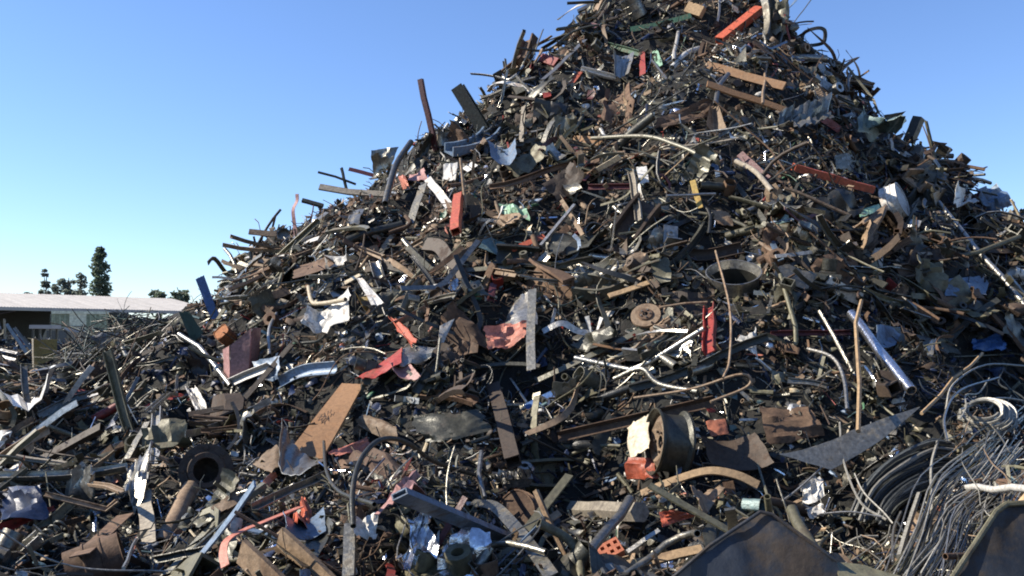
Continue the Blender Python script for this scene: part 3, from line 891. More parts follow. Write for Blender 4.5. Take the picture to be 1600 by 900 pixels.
B('orange_strip', 'strip', 'bright salmon strip beside the thin silver crossed rods', 'salmon strip', [(799, 390), (851, 369)], 12, 'orange_paint', 'flat', lift=.25)
B('steel_rod', 'rod', 'silver rod crossing another uphill from the salmon strip', 'crossed silver rods', [(845, 384), (898, 320)], 5, 'galvanised', 'box', lift=.3)
B('bent_rod', 'rod', 'rusty rod crossed by the silver rod above the oval housing', None, [(845, 262), (885, 325), (910, 366)], 7, 'rust_tan', 'L', lift=.2)
B('tray', 'tray', 'shallow curved dark tray with a tan lip above the open rim', 'curved dark tray', [(1060, 392), (1100, 398), (1160, 386)], 22, 'rust_dark', 'gutter', curve=True, lift=.2)
B('bent_pipe', 'pipe', 'pale cream bent pipe elbow beside the upright white blade', 'cream pipe elbow', [(482, 448), (488, 472), (505, 474), (540, 468)], 7, 'cream_paint', 'pipe', curve=True, lift=.25)
B('bent_pipe', 'pipe', 'long thin pale rod crooked beside the pink metal box', 'crooked pale rod', [(280, 522), (312, 542), (335, 570), (360, 602)], 7, 'galvanised', 'pipe', lift=.35)
B('conduit', 'pipe', 'slim grey pipe curving upright beside the dented white hood', 'slim curved pipe', [(432, 490), (421, 515), (421, 555)], 6, 'galvanised', 'pipe', curve=True, lift=.25)
B('timber_strip', 'strip', 'long tan rod running down above the open grey rim', None, [(1118, 392), (1140, 480), (1140, 560), (1130, 590)], 4, 'rust_tan', 'rod', curve=True, lift=.45)
B('red_post', 'post', 'upright glossy red post below the open grey rim', 'glossy red post', [(1109, 478), (1108, 548)], 19, 'red_paint', 'C', lift=.15)
# lower middle
B('rusty_beam', 'beam', 'long thin rusty beam lying level behind the dark wheel rim', 'long rusty beam', [(872, 684), (1000, 655), (1116, 628)], 14, 'rust', 'L', lift=.2)
B('metal_strip', 'strip', 'dull blue strip lying in the dark hollow', 'dull blue strip', [(822, 638), (902, 596)], 17, 'blue_paint', 'flat', lift=.25)
B('crank_post', 'shaft', 'knobbly dark iron shaft standing beside the dark hollow', 'knobbly iron shaft', [(772, 606), (786, 655), (802, 722)], 22, 'rust_dark', 'box', lift=.3, t=.1)
B('steel_strap', 'strap', 'tall silver strap hanging down from the silver sheet', 'tall silver strap', [(832, 452), (829, 520), (830, 578)], 14, 'steel', 'flat', lift=.42, curve=True)
B('blue_beam', 'beam', 'long blue grey steel beam sloping toward the squat brown drum', 'blue grey beam', [(624, 772), (706, 806), (792, 842)], 25, 'blue_grey', 'box', lift=.45, t=.035, ref=V((-.5, -.35, .8)))
B('angle_iron', 'angle iron', 'grey angle iron sloping up from the salmon curved strip', 'grey angle iron', [(398, 794), (512, 742)], 12, 'steel', 'L', lift=.3)
B('steel_post', 'post', 'pale grey post standing on the bottom edge', 'pale bottom post', [(548, 822), (545, 905)], 18, 'steel', 'box', lift=.3)
B('pipe_hoop', 'hoop', 'dark arched pipe hoop spanning the lower slope', 'dark arched hoop', [(552, 822), (551, 768), (562, 722), (586, 692), (612, 685), (640, 694), (680, 722), (742, 742)], 8, 'dark_grey', 'pipe', curve=True, lift=.45)
B('bent_rod', 'rod', 'dark bent rod crossing the arched hoop near its foot', None, [(506, 690), (510, 735), (530, 768), (585, 788)], 6, 'dark_grey', 'pipe', curve=True, lift=.4)
B('steel_rod', 'rod', 'slim pale rod with a flattened head standing above the blue beam', 'slim pale rod', [(752, 706), (748, 740), (757, 778)], 8, 'galvanised', 'rod', lift=.35)
B('bent_band', 'band', 'shiny grey band bent over beside the squat brown drum', 'shiny bent band', [(736, 786), (770, 790), (800, 818), (835, 862), (862, 900)], 20, 'steel', 'flat', curve=True, lift=.32)
B('steel_tube', 'tube', 'silver tube leaning up from the red perforated brick', 'silver leaning tube', [(908, 884), (984, 780)], 16, 'galvanised', 'pipe', lift=.6)
B('timber_plank', 'plank', 'clean tan plank lying level beside the red brick', 'clean tan plank', [(943, 892), (1097, 858)], 16, 'wood', 'board', lift=.55)
B('bent_timber', 'strip', 'long tan strip bowed like an arch under the dark wheel rim', 'bowed tan strip', [(1002, 772), (1050, 752), (1105, 736), (1150, 742), (1185, 758)], 13, 'wood', 'board', curve=True, lift=.35)
B('log', 'log', 'dark grey splintered log lying level behind the silver tube', 'dark grey log', [(898, 796), (1000, 800)], 32, 'grey_wood', 'rod', lift=.12)
B('steel_strip', 'strip', 'slim silver strip lying in front of the clean tan plank', None, [(980, 862), (1030, 828)], 8, 'galvanised', 'flat', lift=.4, curve=False)
B('steel_strip', 'strip', 'small pale upright strip behind the bowed tan strip', None, [(1067, 708), (1058, 748)], 8, 'blue_grey', 'flat', lift=.3)
B('curved_rod', 'rod', 'rusty arched rod bending over above the long rusty beam', None, [(990, 622), (1080, 608), (1150, 586), (1172, 590), (1165, 606), (1110, 628)], 5, 'rust_tan', 'rod', curve=True, lift=.35)
B('bent_pipe', 'pipe', 'grey pipe with a sagging elbow uphill from the long rusty beam', 'sagging grey pipe', [(960, 592), (1002, 576), (1030, 600), (1090, 612)], 8, 'steel', 'pipe', curve=True, lift=.3)
B('bent_strip', 'strip', 'arched silver and blue strip in the middle above the dark hollow', 'arched silver strip', [(848, 518), (878, 505), (905, 518), (945, 522)], 10, 'galvanised', 'flat', curve=True, lift=.3)
# left foreground
B('salmon_strip', 'strip', 'salmon painted strip curving down below the flange', 'salmon curved strip', [(470, 792), (420, 812), (362, 838), (349, 860), (352, 885)], 13, 'salmon_paint', 'flat', curve=True, lift=.35)
B('rust_pipe', 'pipe', 'rusty tan pipe leaning down from the dark flange', 'rusty tan pipe', [(298, 762), (252, 852)], 27, 'rust_tan', 'pipe', lift=.28)
B('timber_post', 'post', 'splintered weathered grey post standing near the rusty tan pipe', 'splintered grey post', [(226, 770), (232, 852)], 22, 'grey_wood', 'board', lift=.35)
B('bent_channel', 'frame', 'rusty U shaped channel frame lying on loose scrap', 'rusty U frame', [(108, 748), (190, 768)], 9, 'rust_tan', 'C', lift=.3)
B('channel_bar', 'channel', 'rusty channel bar lying just in front of the rusty U frame', None, [(70, 772), (166, 796), (184, 782)], 9, 'rust_tan', 'C', lift=.32)
B('red_bar', 'bar', 'dull red tapered bar pointing in from the picture edge', 'dull red tapered bar', [(-8, 832), (86, 794)], 15, 'red_paint', 'L', lift=.3, taper=lambda s: 1 - .6 * s)
B('rust_plate', 'plate', 'long rust brown plate edge beside the splintered post', 'long brown plate', [(124, 868), (196, 804)], 28, 'rust', 'flat', lift=.2)
B('red_tube', 'tube', 'bright red glossy tube among the debris downhill from the rod mound', 'glossy red tube', [(146, 656), (197, 627)], 14, 'red_paint', 'pipe', lift=.3)
B('dark_channel', 'beam', 'long dark beam sloping through the debris below the red tube', 'long dark beam', [(62, 722), (160, 668)], 13, 'rust_dark', 'box', lift=.25)
B('silver_channel', 'channel', 'silver upright channel standing uphill from the flange', 'silver upright channel', [(246, 640), (243, 722)], 16, 'galvanised', 'C', lift=.3)
B('silver_channel', 'channel', 'folded silver channel leaning on the upright one', None, [(232, 642), (262, 616), (274, 618)], 11, 'galvanised', 'C', lift=.3)
B('grey_bar', 'bar', 'pale grey bar sloping beside the silver upright channel', None, [(198, 722), (231, 662)], 10, 'steel', 'box', lift=.3)
B('grey_strip', 'strip', 'short upright grey strip above the rusty U frame', 'short grey strip', [(92, 714), (96, 750)], 12, 'steel', 'flat', lift=.25)
B('white_rod', 'rod', 'thin white rod leaning beside the half buried drum', None, [(193, 888), (213, 843)], 6, 'galvanised', 'rod', lift=.3)
B('dark_rail', 'rail', 'long dark rail lying low behind the pale bottom post', 'long dark rail', [(240, 876), (330, 858)], 10, 'dark_grey', 'L', lift=.2)
B('white_edge_strip', 'strip', 'white and blue folded strip under the pink metal box', 'white and blue strip', [(358, 600), (384, 588), (420, 574)], 11, 'white_paint', 'L', lift=.3)
B('long_gutter', 'gutter', 'dark rolled gutter lying above the broad tan board', 'dark rolled gutter', [(430, 600), (470, 580), (520, 574)], 22, 'blue_grey', 'gutter', curve=True, lift=.2)
# far debris by the shed
B('pale_bar', 'bar', 'pale bar leaning over the far debris under the dark shed opening', 'far pale bar', [(10, 506), (42, 552)], 5, 'galvanised', 'flat', lift=.3)
B('pale_bar', 'bar', 'second pale bar crossing the far debris toward the yellow panel', None, [(22, 512), (56, 556)], 4, 'galvanised', 'L', lift=.3)
B('pale_bar', 'bar', 'upright grey bar end beside the dark shed opening', None, [(7, 498), (8, 530)], 4, 'steel', 'flat', lift=.3)
B('white_strip', 'slat', 'upper of three short white slats below the far pale bar', None, [(0, 546), (26, 552)], 4, 'white_paint', 'flat', lift=.3)
B('white_strip', 'slat', 'middle of three short white slats below the far pale bar', None, [(-2, 556), (24, 562)], 4, 'white_paint', 'flat', lift=.3)
B('white_strip', 'slat', 'lowest of three short white slats below the far pale bar', None, [(-2, 568), (20, 572)], 5, 'white_paint', 'flat', lift=.3)
B('yellow_post', 'post', 'pale upright edge post of the yellow panel', None, [(51, 529), (52, 574)], 3, 'cream_paint', 'flat', lift=.4, stand=True)
# right
B('chrome_pipe', 'pipe', 'long shiny chrome pipe lying in the shaded slope', 'long chrome pipe', [(1330, 490), (1424, 610)], 16, 'bright_steel', 'pipe', lift=.3)
B('wooden_stick', 'stick', 'tall slim tan stick standing upright in front of the chrome pipe', 'tall tan stick', [(1346, 470), (1337, 505), (1343, 600), (1341, 674)], 7, 'wood', 'rod', lift=.55)
B('grey_rod', 'rod', 'grey rod with a flattened head beside the tall tan stick', None, [(1280, 486), (1300, 520), (1338, 592)], 6, 'steel', 'rod', lift=.3)
B('bent_rod', 'rod', 'pale bent rod drooping downward beside the tall tan stick', None, [(1262, 545), (1300, 558), (1318, 590), (1324, 640)], 6, 'galvanised', 'rod', curve=True, lift=.3)
B('wooden_stick', 'stick', 'long tan stick sloping up behind the cable mound', 'sloping tan stick', [(1440, 646), (1535, 552)], 5, 'wood', 'rod', lift=.2)
B('white_pole', 'pole', 'white pole lying level over the wire sheaf', 'white level pole', [(1506, 763), (1612, 765)], 11, 'white_paint', 'pipe', lift=.3)
B('tan_strip', 'strip', 'curved yellowish strip in the middle of the shaded slope', 'yellowish strip', [(1226, 294), (1250, 302), (1290, 320), (1326, 336)], 6, 'rust_tan', 'rod', curve=True, lift=.3)
B('yellow_bar', 'bar', 'yellow ochre bar standing near the toothed tan channel', 'ochre bar', [(1082, 282), (1094, 325)], 9, 'yellow_paint', 'flat', lift=.25)
B('pale_bar', 'bar', 'pale level bar near the ochre bar', None, [(1042, 306), (1118, 303)], 5, 'galvanised', 'rod', lift=.3)
B('red_strip', 'strip', 'dark red strip lying level behind the grey headed rod', None, [(1205, 522), (1330, 520)], 7, 'maroon', 'L', lift=.1)
B('bent_pipe', 'pipe', 'pale curved pipe with a dark red neighbour in the upper shaded slope', 'pale curved pipe', [(1150, 252), (1180, 268), (1206, 298)], 8, 'grey_wood', 'pipe', curve=True, lift=.3)
B('red_strip', 'strip', 'dark red strip lying behind the pale curved pipe', None, [(1156, 240), (1200, 280)], 12, 'maroon', 'flat', lift=.2)
B('bent_rod', 'rod', 'arched rusty rod beside the brake disc', None, [(1032, 480), (1070, 474), (1105, 472)], 4, 'rust_tan', 'rod', lift=.35)
B('bent_strip', 'strip', 'pair of pale strips forming a V below the brake disc', 'pale V strips', [(917, 494), (927, 534), (940, 496)], 8, 'white_paint', 'flat', lift=.3)

plate('marked_board', 'board', 'broad tan board with dark scrawled marks leaning on the heap', 'broad tan board', [(534, 598), (568, 600), (503, 716), (450, 706)], 'tan_board', lift=.22, crumple=.004, jag=.006, thick=.02, creases=1)
# scrawled marks on the tan board, a flat print in dark ink
def scrawl():
    b = [o for o in bpy.data.objects if o.name.startswith('marked_board')][0]
    strokes = [[(497, 658), (503, 648), (508, 646), (506, 653), (499, 657)], [(503, 653), (503, 660)], [(507, 645), (510, 655)], [(496, 652), (511, 650)],
               [(512, 648), (513, 642), (516, 646), (518, 640)]]
    vs = [V(v.co) + b.location for v in b.data.vertices]
    n = V((-.35, -.62, .62)); 
    T = (at(563, 596, 6) - at(478, 706, 6))
    # plane of the front face
    me = b.data
    best = max(me.polygons, key=lambda p: p.area * max(0, p.normal.dot((CAM - b.location).normalized())))
    pn, p0 = best.normal, b.location + best.center
    mb = MB()
    for s in strokes:
        pts = []
        for q in s:
            d = ray(*q); k = (p0 - CAM).dot(pn) / d.dot(pn)
            pts.append(CAM + d * (k - .012) - b.location)
        sweep(mb, pts, rect(.008, .001), None, pn)
    link('scrawled_mark', mb.mesh('scrawled_mark'), 'ink', b)
scrawl()

# ---- sheets, panels and crumpled plates
S_ = plate
S_('silver_louvre', 'louvre', 'curved silver louvre blades fanned out below the thin green strip', 'silver louvres', [(953, 84), (986, 92), (978, 124), (955, 118)], 'galvanised', curl=.2, waves=4, wamp=.012)
S_('brown_net', 'net', 'brown rusty sheet hanging from the upper slope', 'hanging rusty sheet', [(952, 128), (985, 140), (990, 205), (938, 185)], 'rust', crumple=.12, jag=.15)
S_('rust_mat', 'mat', 'torn rusty mat lying across the upper heap below the timbers', 'torn rusty mat', [(1020, 188), (1112, 158), (1118, 176), (1040, 212)], 'rust', crumple=.12, jag=.2)
S_('foil_sheet', 'foil', 'small bright crumple of foil beside the torn rusty mat', 'bright foil', [(1045, 168), (1078, 172), (1072, 186), (1050, 180)], 'bright_steel', crumple=.15, jag=.2)
S_('metal_cone', 'shade', 'pale conical shade beside the curved silver pipe', 'pale cone', [(1108, 168), (1120, 170), (1132, 208), (1102, 204)], 'rust_tan', curl=.35, lift=.2)
S_('ribbed_sheet', 'sheet', 'large ribbed silver crumple near the shaded ridge', 'ribbed silver crumple', [(1206, 190), (1275, 184), (1286, 212), (1210, 224)], 'steel', crumple=.12, waves=7, wamp=.02, nu=28, lift=.2)
S_('teal_sheet', 'sheet', 'crumpled teal grey sheet on the shaded ridge', 'teal crumple', [(1338, 196), (1404, 205), (1402, 232), (1335, 222)], 'teal_paint', crumple=.16, jag=.12, lift=.2)
S_('dark_fin', 'fin', 'dark triangular fin pointing to the sky on the shaded ridge', 'dark triangular fin', [(1380, 180), (1415, 174), (1398, 190), (1386, 190)], 'dark_grey', stand=True)
S_('grey_sheet', 'panel', 'smooth grey panel under the teal crumple', 'smooth grey panel', [(1310, 238), (1346, 240), (1346, 264), (1308, 262)], 'grey_paint', lift=.2)
S_('tan_sheet', 'sheet', 'crumpled tan grey sheet below the white round housing', 'tan grey crumple', [(1338, 346), (1366, 344), (1376, 376), (1348, 384)], 'rust_tan', crumple=.14, lift=.2)
S_('mint_plate', 'plate', 'small pale grey green plate under the white round housing', 'pale grey green plate', [(1342, 328), (1374, 318), (1377, 328), (1344, 340)], 'mint_paint', lift=.3, crumple=.01)
S_('brown_leaf', 'plate', 'leaf shaped brown plate downhill from the ochre bar', 'leaf shaped brown plate', [(1112, 328), (1140, 332), (1146, 352), (1120, 350)], 'rust_tan', jag=.2, lift=.25)
S_('white_plate', 'plate', 'small bluish white plate behind the toothed tan channel', 'bluish white plate', [(994, 261), (1010, 259), (1014, 284), (1000, 288)], 'white_paint', crumple=.02, lift=.2)
S_('ridge_sheet', 'sheet', 'grey folded sheet standing on the ridge beside the grey pipe', 'folded ridge sheet', [(580, 236), (622, 228), (612, 262), (582, 274)], 'steel', crumple=.15, stand=True)
S_('pointed_sheet', 'panel', 'dark pointed panel leaning on the ridge under the maroon pole', 'dark pointed panel', [(672, 204), (680, 214), (660, 262), (634, 274)], 'dark_grey', lift=.2)
S_('grey_flap', 'panel', 'pale grey flap beside the foot of the maroon pole', 'pale grey flap', [(684, 204), (704, 206), (702, 228), (684, 228)], 'steel', lift=.2)
S_('white_sheet', 'panel', 'white dented panel uphill from the orange post', 'white dented panel', [(694, 262), (716, 258), (712, 286), (692, 282)], 'white_paint', crumple=.06, lift=.25)
S_('red_grate', 'grate', 'dull red crushed grate beside the grey ridge pipe', 'dull red grate', [(618, 272), (636, 268), (638, 300), (614, 304)], 'salmon_paint', crumple=.2, waves=4, wamp=.01, lift=.2)
S_('pink_flap', 'flap', 'pink grey folded flap above the white sloping strip', 'pink folded flap', [(640, 270), (664, 262), (668, 280), (644, 288)], 'pink_paint', crumple=.1, lift=.25)
S_('brown_sheet', 'panel', 'brown side panel behind the orange post', 'brown side panel', [(694, 308), (716, 312), (722, 352), (702, 340)], 'rust_tan', lift=.2, crumple=.05)
S_('green_rag', 'sheet', 'grey green crumpled sheet in the middle slope', 'grey green crumple', [(770, 300), (825, 292), (822, 330), (778, 330)], 'mint_paint', crumple=.2, jag=.2)
S_('blue_grey_roll', 'sheet', 'smooth blue grey rolled sheet high in the middle slope', 'blue grey roll', [(770, 238), (812, 234), (812, 256), (772, 258)], 'blue_grey', curl=.2)
S_('grey_plate', 'plate', 'grey plate below the tan ridge plank', 'grey plate', [(545, 328), (568, 324), (560, 350), (540, 346)], 'steel', lift=.2)
S_('rust_curve', 'sheet', 'rust brown curved sheet lower on the sunny slope', 'rust brown curve', [(480, 415), (535, 392), (545, 402), (485, 432)], 'rust', curl=.25, lift=.2)
S_('grey_white_sheet', 'sheet', 'pale grey crushed sheet beside the rust brown curve', None, [(512, 406), (546, 402), (542, 420), (512, 426)], 'white_paint', crumple=.12, lift=.2)
S_('pointed_sheet', 'sheet', 'tall pale blade shaped sheet on the sunny slope', 'upright white blade', [(556, 432), (566, 434), (600, 472), (580, 476)], 'white_paint', crumple=.04, jag=.02, lift=.35)
S_('rust_collar', 'sheet', 'rusty curl of sheet beside the upright white blade', 'rusty curl', [(555, 462), (574, 468), (586, 494), (566, 484)], 'yellow_paint', curl=.3, lift=.2)
S_('dented_hood', 'hood', 'dented white car hood crushed into the sunny slope', 'dented white hood', [(484, 492), (545, 484), (548, 520), (472, 532)], 'white_paint', crumple=.2, jag=.1, nu=16, nv=12, lift=.25)
S_('silver_sheet', 'sheet', 'large pale silver sheet draped above the salmon crumple', 'large silver sheet', [(800, 462), (832, 450), (836, 498), (778, 506)], 'galvanised', crumple=.1, jag=.05, nu=12, nv=10, lift=.3)
S_('salmon_sheet', 'sheet', 'salmon pink crumpled sheet beside the tall silver strap', 'salmon crumple', [(758, 516), (826, 505), (822, 536), (764, 548)], 'salmon_paint', crumple=.18, jag=.1, nu=12, nv=10, lift=.25)
S_('silver_square', 'plate', 'bright tilted plate uphill from the red triangle', 'bright tilted plate', [(688, 508), (710, 498), (694, 534), (684, 538)], 'white_paint', lift=.25, crumple=.03)
S_('red_strip_sheet', 'strip', 'orange red torn strip above the red triangle', 'orange red torn strip', [(606, 496), (620, 502), (652, 534), (640, 540)], 'orange_paint', jag=.15, lift=.25)
S_('red_triangle', 'plate', 'deep red triangular plate beside the bright silver fold', 'red triangle', [(556, 594), (628, 540), (628, 568), (580, 590)], 'red_paint', lift=.25, crumple=.03, jag=.02)
S_('silver_fold', 'sheet', 'bright silver folded sheet beside the red triangle', 'bright silver fold', [(630, 534), (684, 546), (660, 562), (626, 578)], 'galvanised', crumple=.12, lift=.25)
S_('pink_arc', 'sheet', 'dusty pink bent sheet below the bright silver fold', None, [(606, 572), (640, 578), (656, 600), (614, 588)], 'pink_paint', curl=.3, lift=.25)
S_('draped_sheet', 'sheet', 'dark blue grey sheet draped in soft folds beside the iron shaft', 'draped grey sheet', [(632, 652), (735, 645), (764, 676), (655, 698)], 'dark_grey', crumple=.12, creases=7, curl=-.15, jag=.08, nu=18, nv=12, lift=.18)
S_('tan_gusset', 'plate', 'tan cracked plate tucked beside the broad tan board', 'tan cracked plate', [(566, 640), (620, 668), (622, 692), (556, 660)], 'rust_tan', crumple=.08, lift=.15)
S_('rusted_shell', 'shell', 'big rusty ribbed shell arched over below the broad tan board', 'rusty ribbed shell', [(512, 712), (640, 690), (690, 738), (560, 770)], 'rust', crumple=.06, curl=-.2, waves=5, wamp=.02, nu=24, lift=.1)
S_('pink_skirt', 'sheet', 'pale pink peeling sheet under the rusty ribbed shell', 'pink peeling sheet', [(584, 772), (640, 742), (690, 728), (640, 770)], 'pink_paint', crumple=.1, lift=.35)
S_('torn_sheet', 'sheet', 'salmon and white torn sheet on top of the rusty ribbed shell', None, [(512, 710), (570, 690), (580, 700), (525, 722)], 'salmon_paint', crumple=.1, lift=.38)
S_('silver_ribs', 'sheet', 'ribbed shiny metal sheet with a blue gleam below the tan board', 'ribbed shiny sheet', [(428, 678), (500, 735), (470, 762), (426, 738)], 'galvanised', crumple=.03, waves=4, wamp=.006, nu=30, curl=.15, lift=.3)
S_('brown_wing', 'plate', 'brown plate fanned out beside the ribbed shiny sheet', 'fanned brown plate', [(394, 724), (432, 694), (444, 716), (424, 738)], 'rust_tan', crumple=.06, lift=.25)
S_('red_crumple', 'sheet', 'bright salmon crumple at the head of the salmon curved strip', 'bright salmon crumple', [(446, 786), (476, 776), (490, 800), (462, 808)], 'orange_paint', crumple=.2, jag=.12, lift=.32)
S_('silver_tangle', 'sheet', 'shredded silver foil hanging under the blue grey beam', 'shredded silver foil', [(645, 798), (672, 794), (680, 858), (640, 860)], 'bright_steel', crumple=.3, jag=.5, lift=.3, nu=12, nv=12)
S_('white_chunk', 'sheet', 'white torn sheet between the arched hoop and blue grey beam', 'white torn sheet', [(556, 812), (594, 806), (588, 846), (556, 842)], 'white_paint', crumple=.2, jag=.15, lift=.3)
S_('dark_fender', 'fender', 'dark curved fender with a sharp edge near the pale bottom post', 'dark curved fender', [(405, 860), (500, 818), (520, 838), (470, 900)], 'dark_grey', curl=.2, crumple=.04, jag=.03, lift=.2)
S_('black_tub', 'tub', 'black curved tub side below the salmon crumple', 'black tub side', [(436, 818), (500, 812), (504, 846), (440, 850)], 'blue_grey', curl=.2, crumple=.04, lift=.3)
S_('crumpled_sheet', 'panel', 'crumpled grey flap under the crooked pale rod', None, [(400, 570), (446, 562), (440, 596), (404, 594)], 'blue_grey', crumple=.1, lift=.15)
S_('blue_sheet', 'panel', 'blue metal panel standing up where the heap meets the shed', 'blue panel', [(305, 436), (318, 430), (342, 494), (330, 500)], 'blue_paint', lift=.3, crumple=.02, jag=.02, stand=True)
S_('green_sheet', 'panel', 'dark green panel leaning below the blue panel', 'dark green panel', [(280, 488), (296, 486), (318, 520), (300, 536)], 'net_green', stand=True, lift=.2, crumple=.03)
S_('white_fender', 'fender', 'long white car fender lying across the low debris', 'white fender', [(-10, 622), (70, 620), (98, 640), (-10, 652)], 'white_paint', crumple=.06, curl=.1, jag=.04, lift=.3)
S_('yellow_sheet', 'panel', 'yellow metal panel standing beside the rod mound', 'yellow panel', [(52, 531), (90, 530), (88, 560), (54, 573)], 'yellow_paint', stand=True, crumple=.03, jag=.02, lift=.3)
S_('pale_crumple', 'sheet', 'pale blue crumple uphill from the dark flange', 'pale blue crumple', [(292, 612), (306, 606), (322, 630), (306, 642)], 'white_paint', crumple=.12, lift=.3)
S_('silver_scrunch', 'sheet', 'silver scrunched sheet above the splintered grey post', 'silver scrunched sheet', [(200, 745), (232, 742), (226, 790), (190, 780)], 'galvanised', crumple=.22, jag=.15, lift=.3)
S_('white_shard', 'sheet', 'white curved shard lying above the dull red bar', 'white curved shard', [(2, 738), (28, 730), (30, 745), (10, 752)], 'white_paint', curl=.2, lift=.3)
S_('navy_tarp', 'tarp', 'dark blue tarp corner under the dull red bar', 'dark blue tarp', [(0, 770), (70, 762), (75, 812), (-5, 820)], 'navy', crumple=.15, lift=.12)
S_('orange_scrap', 'sheet', 'bright orange folded scrap beside the bowed tan strip', 'orange folded scrap', [(1030, 800), (1052, 796), (1088, 806), (1036, 824)], 'orange_paint', crumple=.15, jag=.1, lift=.35)
S_('orange_tray', 'tray', 'orange red tray sticking out under the dark wheel rim', 'orange red tray', [(984, 716), (1022, 712), (1028, 746), (972, 744)], 'orange_paint', crumple=.12, lift=.25)
S_('foil_sheet', 'foil', 'crumpled silver foil under the clean tan plank', 'silver foil', [(985, 872), (1050, 858), (1048, 892), (976, 900)], 'bright_steel', crumple=.25, jag=.15, lift=.3, nu=14, nv=10)
S_('tan_bracket', 'plate', 'tan torn plate with sharp corners below the bowed strip', 'tan torn plate', [(1072, 776), (1106, 770), (1128, 776), (1100, 802)], 'rust_tan', crumple=.1, jag=.12, lift=.3)
S_('orange_brick_plate', 'plate', 'brick red plate beside the dark wheel rim', 'brick red plate', [(1104, 656), (1134, 652), (1140, 676), (1112, 680)], 'terracotta', lift=.3, crumple=.06)
S_('cream_sheet', 'sheet', 'cream torn sheet leaning against the face of the dark wheel rim', 'cream torn sheet', [(978, 664), (1012, 646), (1014, 700), (986, 716)], 'cream_paint', crumple=.08, jag=.08, lift=.42)
S_('curved_plate', 'plate', 'dark brown curved plate with a tan edge behind the bowed tan strip', 'dark curved plate', [(1096, 690), (1180, 684), (1208, 730), (1110, 735)], 'rust_dark', curl=.25, crumple=.05, lift=.12)
S_('rusty_sheet', 'sheet', 'crumpled dark rusty sheet uphill from the pale curved blade', 'dark rusty crumple', [(1186, 634), (1262, 628), (1290, 676), (1200, 690)], 'rust', crumple=.16, lift=.12)
S_('white_crumple', 'sheet', 'white crumpled sheet downhill from the open grey rim', 'white crumple', [(1154, 520), (1180, 518), (1188, 558), (1166, 550)], 'white_paint', crumple=.2, jag=.15, lift=.3)
S_('blue_sheet', 'panel', 'blue grey flat panel lying beside the chrome pipe', 'blue grey panel', [(1366, 512), (1408, 516), (1398, 540), (1368, 546)], 'blue_grey', crumple=.02, jag=.02, lift=.2)
S_('blue_bag', 'bag', 'dark blue crumpled bag in the shade above the cable mound', 'dark blue bag', [(1522, 526), (1566, 520), (1572, 544), (1520, 548)], 'blue_paint', crumple=.15, lift=.15)
S_('curved_sheet', 'sheet', 'large pale curved blade sheet pointing out above the cables', 'pale curved blade', [(1220, 714), (1330, 678), (1440, 640), (1300, 738)], 'steel', crumple=.01, jag=.0, curl=.05, creases=1, lift=.4)
S_('white_litter', 'sheet', 'bright white crumpled scrap under the tip of the pale blade', 'bright white scrap', [(1252, 752), (1282, 744), (1290, 776), (1256, 782)], 'white_paint', crumple=.25, jag=.2, lift=.3)
S_('white_litter', 'sheet', 'small bright white scrap lower among the dark cables', None, [(1260, 792), (1284, 788), (1286, 806), (1264, 810)], 'white_paint', crumple=.25, jag=.2, lift=.3)
S_('pale_flat', 'panel', 'pale shaded panel lying high in the shaded slope', 'pale shaded panel', [(1478, 432), (1544, 428), (1544, 458), (1480, 460)], 'blue_grey', crumple=.04, lift=.15)
S_('white_scrap', 'sheet', 'white sheet fragment on the ridge beside the dark red pipe end', None, [(1478, 306), (1520, 302), (1520, 328), (1486, 326)], 'white_paint', crumple=.08, lift=.2)
S_('foil_strip', 'sheet', 'light blue foil strip downhill from the chrome pipe', None, [(1428, 555), (1456, 554), (1456, 562), (1430, 562)], 'galvanised', lift=.25, crumple=.05)

# pink metal box with its lighter side
def pink_box():
    t = min(hit(370, 560), hit(372, 590)) - .25
    root = empty('metal_box', at(372, 598, t))
    c = root.location
    def P(px, py, dt=0): return at(px, py, t + dt) - c
    w = .28
    f = [P(360, 540), P(394, 512), P(388, 592), P(360, 596)]
    s = [P(349, 546, .12), P(360, 540), P(360, 596), P(351, 594, .12)]
    for name, q, mat in (('front_panel', f, 'pink_paint'), ('side_panel', s, 'pink_paint')):
        mb = sheet(MB(), [q[0], q[3], q[2], q[1]][::-1][:4] if False else q, 6, 6, .02, -.006, .01)
        link(name, mb.mesh(name), mat, root)
    back = V((.02, .25, 0))
    mb = MB()
    vs = [f[0], f[1], f[1] + back, f[0] + back, f[3], f[2], f[2] + back, f[3] + back]
    mb.add([v + V((0, .01, 0)) for v in vs], [(1, 2, 6, 5), (2, 3, 7, 6), (7, 4, 5, 6)])
    link('rear_shell', mb.mesh('rear_shell'), 'pink_paint', root)
    for i in range(9): mark(372, 525 + i * 9, 20)
    hero(root, 'tall dull pink metal box standing on the sunny lower slope', 'metal box', 'pink metal box', 372, 555)
pink_box()

